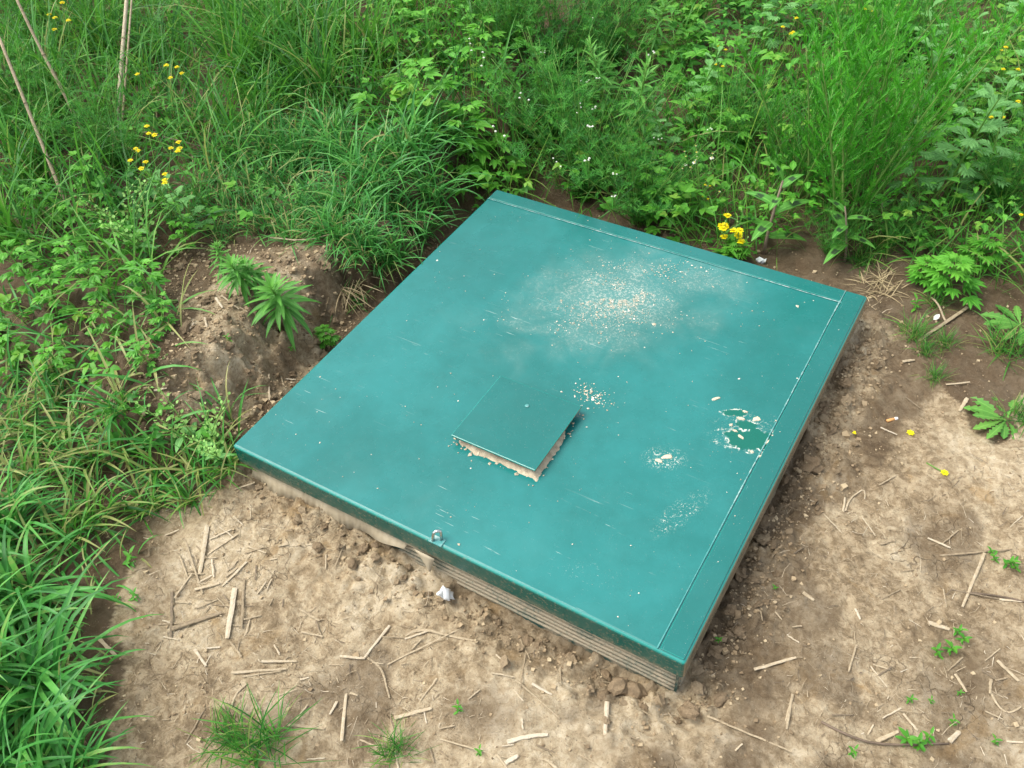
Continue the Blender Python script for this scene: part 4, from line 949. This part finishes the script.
# ---- blue-green grass clump hanging over the bank towards the hatch
g = tuft(110, .27, .0075, .9, .07, 'blue-green grass clump drooping over the bank towards the hatch', 'bluegrass', dry=.08, bend=-1.7, group='blue-green clumps on the bank')
for (u, v, s) in ((405, 165, 1.0), (372, 190, .9), (430, 200, .8), (390, 225, .85), (350, 165, .9), (440, 150, .75), (352, 215, .7), (362, 250, .6), (392, 258, .6), (338, 236, .6), (418, 232, .65), (335, 145, .75), (310, 165, .6), (275, 160, .6)):
    place(g, u, v, None, s, 'largest blue-green grass clump on the crest of the bank' if s == 1.0 else ('small blue-green grass clump hanging down the bank to the hatch' if v > 230 else ('small blue-green grass clump behind the bank' if s < .76 and v < 170 else None)))
g2 = tuft(90, .13, .004, 1.2, .06, 'short fine blue-green grass on top of the bank', 'bluegrass', dry=.15, bend=-1.2, group='short grass on the bank', sep=False)
for (u, v, s) in ((255, 225, 1), (285, 225, 1), (310, 215, 1.1), (335, 235, .9), (235, 215, .9), (300, 235, .8), (330, 200, 1.1), (268, 190, 1.1), (360, 260, .9), (385, 270, .8), (350, 290, .7), (225, 240, .7), (225, 160, 1.2), (255, 165, 1.2), (285, 150, 1.3), (315, 150, 1.3), (240, 190, 1.1), (290, 185, 1.1), (210, 190, 1), (325, 125, 1.2), (270, 135, 1.2), (200, 215, .9)): place(g2, u, v, None, s)
# long grass in the lower left
g = tuft(84, .31, .0112, 1.05, .06, 'lush long-bladed grass tuft at the left edge of the path', 'bluegrass', bend=-1.8, dry=.012, group='lush tufts left of the path')
for (u, v, s) in ((25, 610, .95), (-40, 560, 1.0), (10, 540, .8), (35, 700, 1.0), (-30, 680, 1.0), (20, 775, .9), (75, 790, .7), (-60, 780, 1), (-90, 640, 1)): place(g, u, v, None, s, {(25, 610): 'lush long-bladed grass tuft beside the straw heap', (75, 790): 'lush long-bladed grass tuft beside the pale path tuft', (10, 540): 'lush long-bladed grass tuft meeting the ragged slope grass'}.get((u, v)))
g = tuft(34, .19, .007, 1.25, .035, 'loose mid-green grass tuft beside the left corner of the hatch', 'grass', bend=-1.3, dry=.22, group='loose tufts at the left corner')
for (u, v, s) in ((205, 470, .9), (165, 470, .9), (130, 450, 1), (90, 470, 1), (60, 440, 1), (150, 510, .8), (100, 520, 1), (40, 480, 1), (228, 470, .75), (190, 500, .7), (60, 400, .9), (120, 410, .8), (20, 430, 1), (75, 540, .9)): place(g, u, v, None, s)
g = tuft(7, .30, .007, .7, .02, 'few tall bent grass blades beside the round-podded herb', 'bluegrass', bend=-1.6, dry=.2, group='tall blades by the pods')
place(g, 232, 425, 1.0, .75); place(g, 215, 440, 3.2, .6)
g = tuft(110, .11, .0026, 1.4, .04, 'small pale green grass tuft on the path', 'grass', bend=-.8, dry=.18, group='small tufts on the path', sep=False)
place(g, 262, 748, None, 1.15, 'small pale green grass tuft on the path in front of the hatch'); place(g, 228, 738, None, .8, 'smaller pale grass tuft beside the one in front of the hatch'); place(g, 395, 752, None, .65, 'sparse thin grass tuft among straws in front of the hatch')
for (u, v, s, lb) in ((915, 335, .75, 'short grass tuft by the end of the thick straw'), (935, 305, .6, None), (925, 352, .5, None), (945, 345, .55, None), (1005, 352, 1.1, 'spreading grass tuft beyond the toothed rosette'), (1020, 420, .8, 'grass tuft beside the toothed rosette'), (935, 378, .5, None), (860, 262, .8, None), (880, 250, .9, None)):
    place(g, u, v, None, s, lb or 'tiny grass tuft by the right corner of the hatch')
# tall broad grass behind, top left and top middle
g = tuft(60, .42, .009, .45, .06, 'tall broad-bladed grass clump at the back', 'grass', bend=-1.1, dry=.04, group='tall grass clumps at the back', sep=False)
for (u, v, s) in ((250, 90, 1), (290, 70, 1), (315, 105, .9), (340, 60, 1), (230, 50, 1), (370, 70, .9), (35, 190, .9), (10, 130, 1), (60, 110, 1), (20, 250, .8), (110, 60, 1), (690, 30, .8), (60, 40, 1), (270, 20, 1), (410, 30, .8)): place(g, u, v, None, s)
# ---- feathery and wispy herbs behind the hatch
fa = feathery(.50, 44, .8, 15, 14, label='feathery dill-like bush with tiny white flowers behind the far corner', flowers=6)
place(fa, 585, 196, None, 1.0); place(fa, 560, 150, 2, .9, 'feathery bush with tiny white flowers beside the fingered leaves'); place(fa, 640, 222, 1.2, .72, 'low feathery bush overhanging the far edge of the hatch')
fb = feathery(.5, 40, .7, 15, 14, label='tall dense feathery bush without flowers at the back', flowers=0)
place(fb, 560, 85, None, .95); place(fb, 610, 70, None, .85); place(fb, 510, 50, None, .8); place(fb, 540, 145, None, .7, 'dense dark feathery bush beside the lobed leaves')
place(fb, 120, 170, None, .7, 'feathery green herb in the tall grass by the dead stem'); place(fb, 45, 150, None, .75, 'feathery green herb at the far left'); place(fb, 740, 150, None, .6, 'feathery herb between the daisies and the wispy bush'); place(fb, 1000, 210, None, .55, 'feathery herb right of the grey-leaved herbs')
place(fb, 905, 60, None, .7, 'feathery herb behind the wispy bush'); place(fb, 830, 255, None, .35, 'low feathery herb at the foot of the wispy bush'); place(fb, 890, 245, None, .35, 'low feathery herb behind the dry grass nest')
wa = wispy(label='tall wispy bright green bush behind the right corner')
for (u, v, s, lb) in ((835, 232, 1.0, None), (872, 205, .95, 'tall wispy bright green bush beside the grey-leaved herbs'), (795, 205, .9, 'tall wispy bright green bush behind the spotted leaves'), (850, 130, .85, 'tall wispy bright green bush behind the others')): place(wa, u, v, None, s, lb)
# ---- leafy herbs
wh = whorl(.17, 50, .095, .0145, .35, 'large rosette-topped herb leaning over the dug bank')
place(wh, 288, 316, -.9, 1.2); place(wh, 246, 288, -.9, .85, 'smaller rosette-topped herb on the bank left of the large one'); place(wh, 266, 300, -1.2, .7, 'smallest rosette-topped herb on the bank'); place(wh, 225, 275, 2.4, .5, 'tiny rosette-topped herb at the top of the dug bank'); place(wh, 378, 0, 2, .6, 'rosette-topped herb at the back of the grass')
w2 = whorl(.36, 52, .090, .012, .10, 'upright rosette-topped herb beside the feathery bush')
for (u, v, s, lb) in ((630, 168, 1.15, None), (612, 150, 1.1, 'upright rosette-topped herb behind its twin'), (648, 75, .9, 'upright rosette-topped herb at the very back'), (265, 212, .4, 'small rosette-topped herb in short grass on the bank'), (300, 215, .35, 'smaller rosette-topped herb in short grass on the bank')): place(w2, u, v, None, s, lb)
pa = palmate(16, .24, .075, .030, 5, label='bright green herb with five-fingered leaves behind the far left edge', group='herbs with fingered leaves')
for (u, v, s) in ((455, 165, 1.0), (430, 125, .95), (488, 150, .9), (470, 195, .7), (415, 70, .9), (480, 90, .9), (440, 45, .9), (500, 190, .7)): place(pa, u, v, None, s)
for (u, v, s) in ((668, 228, .62), (655, 212, .7), (715, 170, .8), (700, 100, .9)): place(pa, u, v, None, s, 'herb with fingered leaves crowding the far edge of the hatch')
pb = palmate(18, .13, .038, .017, 5, label='low herb with small lobed leaves in the left weeds', group='low lobed herbs on the left')
for (u, v, s) in ((110, 300, 1), (85, 275, 1), (150, 300, 1), (60, 320, 1.1), (120, 345, .9), (165, 330, .7), (35, 290, 1.1), (95, 240, 1), (140, 265, 1), (20, 370, 1), (65, 375, .9), (100, 205, 1.1), (45, 225, 1.1), (150, 365, .6), (185, 250, .8)): place(pb, u, v, None, s)
pc = palmate(26, .12, .05, .016, 7, label='leafy bright green herb beyond the right corner of the hatch', group='bright herbs at the right corner', spread=1.5)
place(pc, 948, 292, None, 1.0); place(pc, 925, 283, None, .7, 'smaller bright green herb beside the dry grass nest'); place(pc, 735, 258, None, .55, 'small lobed herb behind the far edge of the hatch'); place(pc, 328, 345, None, .45, 'small dark lobed herb in the trench by the left edge')
place(pc, 975, 265, None, .8, 'bright leafy herb behind the broad leaf at right')
mg = mugwort(label='grey-green herb with deeply cut leaves at the right', H=.46, n=22, Ll=.10)
for (u, v, s, lb) in ((940, 205, 1.0, None), (975, 215, .85, None), (905, 215, .8, None), (930, 120, .9, None), (990, 130, .8, None), (955, 160, .9, None), (1010, 60, .8, None), (670, 190, .7, 'grey-green cut-leaved herb beside the white daisies'), (760, 60, .8, 'grey-green cut-leaved herb behind the yellow flowers'), (205, 235, .5, 'small silvery herb on top of the bank'), (690, 130, .7, 'grey-green cut-leaved herb behind the daisies'), (180, 225, .4, 'smallest silvery herb beside the bank')): place(mg, u, v, None, s, lb)
ps = spotted(label='herb with dark-spotted pointed leaves behind the yellow flowers')
place(ps, 763, 254, .4, 1.4); place(ps, 845, 262, 2, 1.1, 'herb with pointed leaves at the foot of the wispy bush'); place(ps, 880, 235, 3, .8, 'pointed-leaf herb below the grey-leaved herbs'); place(ps, 760, 120, 1, .8, 'pointed-leaf herb behind the daisies')
pn = pennycress(label='herb with round pale pods at the left corner of the hatch')
place(pn, 205, 455, 0.6, 1.0); place(pn, 225, 462, 2.4, .8, 'smaller round-podded herb touching the left corner'); place(pn, 155, 258, 2, 1.1, 'tall round-podded herb in the weeds beyond the bank'); place(pn, 130, 235, 4, .9, 'round-podded herb behind the taller one beyond the bank')
# ---- flowers
yf = yellowflower(.095, 4, 3, 'cluster of bright yellow flowers at the far edge of the hatch', .7, .013)
place(yf, 728, 258, None, 1.0)
ya = yellowflower(.36, 3, 1, 'thin-stemmed yellow flowers in the tall grass', 1, .011)
for (u, v, s, lb) in ((192, 240, .8, 'drooping yellow flowers beyond the bank'), (172, 232, .75, 'yellow flowers between the dead reeds and the bank'), (208, 212, .85, 'yellow flowers behind the drooping ones'), (182, 140, .8, 'yellow flowers beside the dry soil lumps'), (78, 105, .9, 'yellow flowers in the far left grass'), (30, 330, .5, 'small yellow flowers in the left weeds')): place(ya, u, v, None, s, lb)
yb = yellowflower(.30, 3, 1, 'thin-stemmed yellow flowers among the herbs at the right', 1, .009)
for (u, v, s, lb) in ((1000, 215, .9, None), (985, 185, .9, None), (995, 120, .9, None), (960, 60, .9, None), (770, 90, .9, 'pair of yellow flowers behind the spotted leaves'), (725, 110, .8, 'yellow flowers beside the feathery bush'), (870, 70, 1, None), (1010, 260, .7, None), (710, 225, .5, 'small yellow flowers beside the daisies')): place(yb, u, v, None, s, lb)
da = daisy(label='white daisies with yellow centres behind the far edge of the hatch'); place(da, 700, 228, None, 1.0); place(da, 690, 215, 2, .8, 'white flower buds beside the daisies')
# ---- broad leaves
ro = rosette(11, .13, .030, 'rosette of long toothed leaves on the path', 1.6, 5.6, tooth=.55)
place(ro, 1006, 420, 0, .75); place(ro, 1020, 325, .4, .75, 'broad-leaved rosette beside the spreading grass tuft'); place(ro, 935, 240, 0, .8, 'broad-leaved rosette behind the bright herb')
r2 = rosette(5, .16, .045, 'broad pale leaf rosette at the far left edge', 4.8, 7.2, 'mug', .4, 0); place(r2, -10, 318, 0, 1.0)
# ---- seedlings
sd_ = seedling(9, .015, 'small green seedling on the bare soil at the right')
for (u, v, s, lb) in ((950, 650, 1.2, None), (938, 655, 1, None), (962, 640, 1, None), (955, 632, .9, None), (905, 740, 1.4, None), (920, 748, 1.2, None), (925, 742, 1, None), (908, 700, .7, None), (952, 725, .7, None), (1005, 565, 1.1, None), (1015, 568, 1, None), (995, 560, .8, None), (990, 552, .7, None), (995, 745, .7, None), (958, 693, .5, None), (930, 703, .5, None),
                      (458, 712, .8, 'two-leaved seedling in front of the hatch'), (478, 755, .7, 'seedling beside the white wood chip'), (718, 640, .6, 'seedling among clods by the right rim'), (775, 588, .5, 'single green leaf seedling right of the rim'), (134, 600, .9, 'seedling beside the long grass tuft'), (120, 600, .7, 'seedling beside the long grass tuft'), (130, 565, 1.4, 'taller seedling at the edge of the grass'), (230, 340, .7, 'seedling on the dug bank'), (290, 345, .6, 'seedling in the trench by the left edge'), (915, 310, 1.3, 'leafy seedling by the right corner'), (850, 755, .8, 'seedling by the long curved twig')): place(sd_, u, v, None, s, lb)
# ---- dead stems
def dead(u0, v0, u1, v1, z1, rpx, tint, label, kink=0):
    a = G(u0, v0) - [0, 0, .02]; b_ = S(u1, v1, z1); t = np.linspace(0, 1, 9)[:, None]; C = a * (1 - t) + b_ * t
    C[:, 0] += kink * np.sin(t[:, 0] * PI); C[:, 1] += kink * .5 * np.sin(t[:, 0] * 2 * PI); r = rpx / FPX * 2.6 / 2
    root = thing('dead_reed', label, 'reed', a.tolist(), 'dead reeds')
    obj('stalk', tubes(MB(), C - a, np.linspace(r, r * .75, 9)[None], 7, tint), M['straw'], root)
    nd = MB()
    for k in (2, 5): tubes(nd, np.array([C[k] - a - (C[k + 1] - C[k]) * .03, C[k] - a, C[k] - a + (C[k + 1] - C[k]) * .03]), np.array([[r * .9, r * 1.25, r * .9]]), 7, tint - .3)
    obj('nodes', nd, M['straw'], root)
dead(112, 150, 129, -30, .55, 5.5, .8, 'thick pale dead stem standing upright in the tall grass'); dead(118, 145, 134, -30, .5, 3, .55, 'thinner dead stem standing against the thick pale one')
dead(70, 215, -4, 30, .62, 4, .6, 'slanting dead stem in the far left grass'); dead(95, 165, 8, -20, .66, 4, .55, 'long slanting dead stem behind the slanting one', .01); dead(30, 110, -8, 50, .5, 4.5, .5, 'short pinkish dead stem at the far left')
dead(40, 285, 50, 235, .18, 4, .45, 'short bent dead stem in the left weeds', .02); dead(140, 165, 158, 68, .2, 2, .5, 'thin bent dead stem beside the yellow flowers', .03)
dead(115, 290, 60, 243, .22, 2.4, .6, 'dead stem arching over the left weeds', .03); dead(250, 170, 330, 108, .2, 2, .4, 'dead thin stem lying over the bank grass', .02)
dead(930, 290, 945, 320, .2, 2, .6, 'thin dead stalk beside the bright herb', .01)
for (a, b_, lb) in (((340, 98), (412, 96), 'brown dead stick lying in grass behind the bank'), ((365, 50), (380, 30), 'short brown stick at the back of the grass'), ((150, 150), (210, 165), 'brown twig under the yellow flowers')):
    straw((a, b_), 2.6, .5, 'dead_stick', lb, 'stick', 'dead sticks', 'twig', .9, .06)
# ---- nest of dry grass at the right corner, dry blades on the bank
def dry(u, v, n, l, R, label, az0=0, az1=6.28, el=(-.1, .7), sc=1, wd=.0028):
    g = tuft(n, l, wd, 1, R, label, 'dryblade', az0, az1, -.7, 0, 'dry_grass_clump', 'dry grass', True, el); place(g, u, v, 0, sc)
M['dryblade'] = leafmat('dry_blade', [(.22, .17, .10), (.36, .29, .18), (.48, .40, .26)], .15, .7)
dry(880, 288, 110, .085, .055, 'nest of dry straw-coloured grass at the right corner', el=(.12, .75))
dry(425, 245, 30, .12, .05, 'dry brown blades hanging from the grassy bank', 4.5, 6.6, (-.6, .3)); dry(345, 265, 40, .12, .05, 'dry brown blades on the bank above the hatch', 4.2, 6.6, (-.6, .3))
dry(395, 215, 40, .12, .06, 'dry blades under the blue-green grass clump', 4.2, 6.6, (-.5, .4)); dry(110, 480, 50, .12, .1, 'dry blades among the grass at the left', 0, 6.28, (0, .6)); dry(60, 230, 30, .14, .1, 'dry blades among the far left weeds', 0, 6.28, (0, .8))
# soil-coloured patch of dry clods behind the flowers
for (u, v, r) in ((230, 62, .03), (180, 92, .03), (160, 95, .035)):
    p = G(u, v); clod(p[0], p[1], r, 'dry grey soil lump showing through the tall grass', 'soil lumps in the grass')
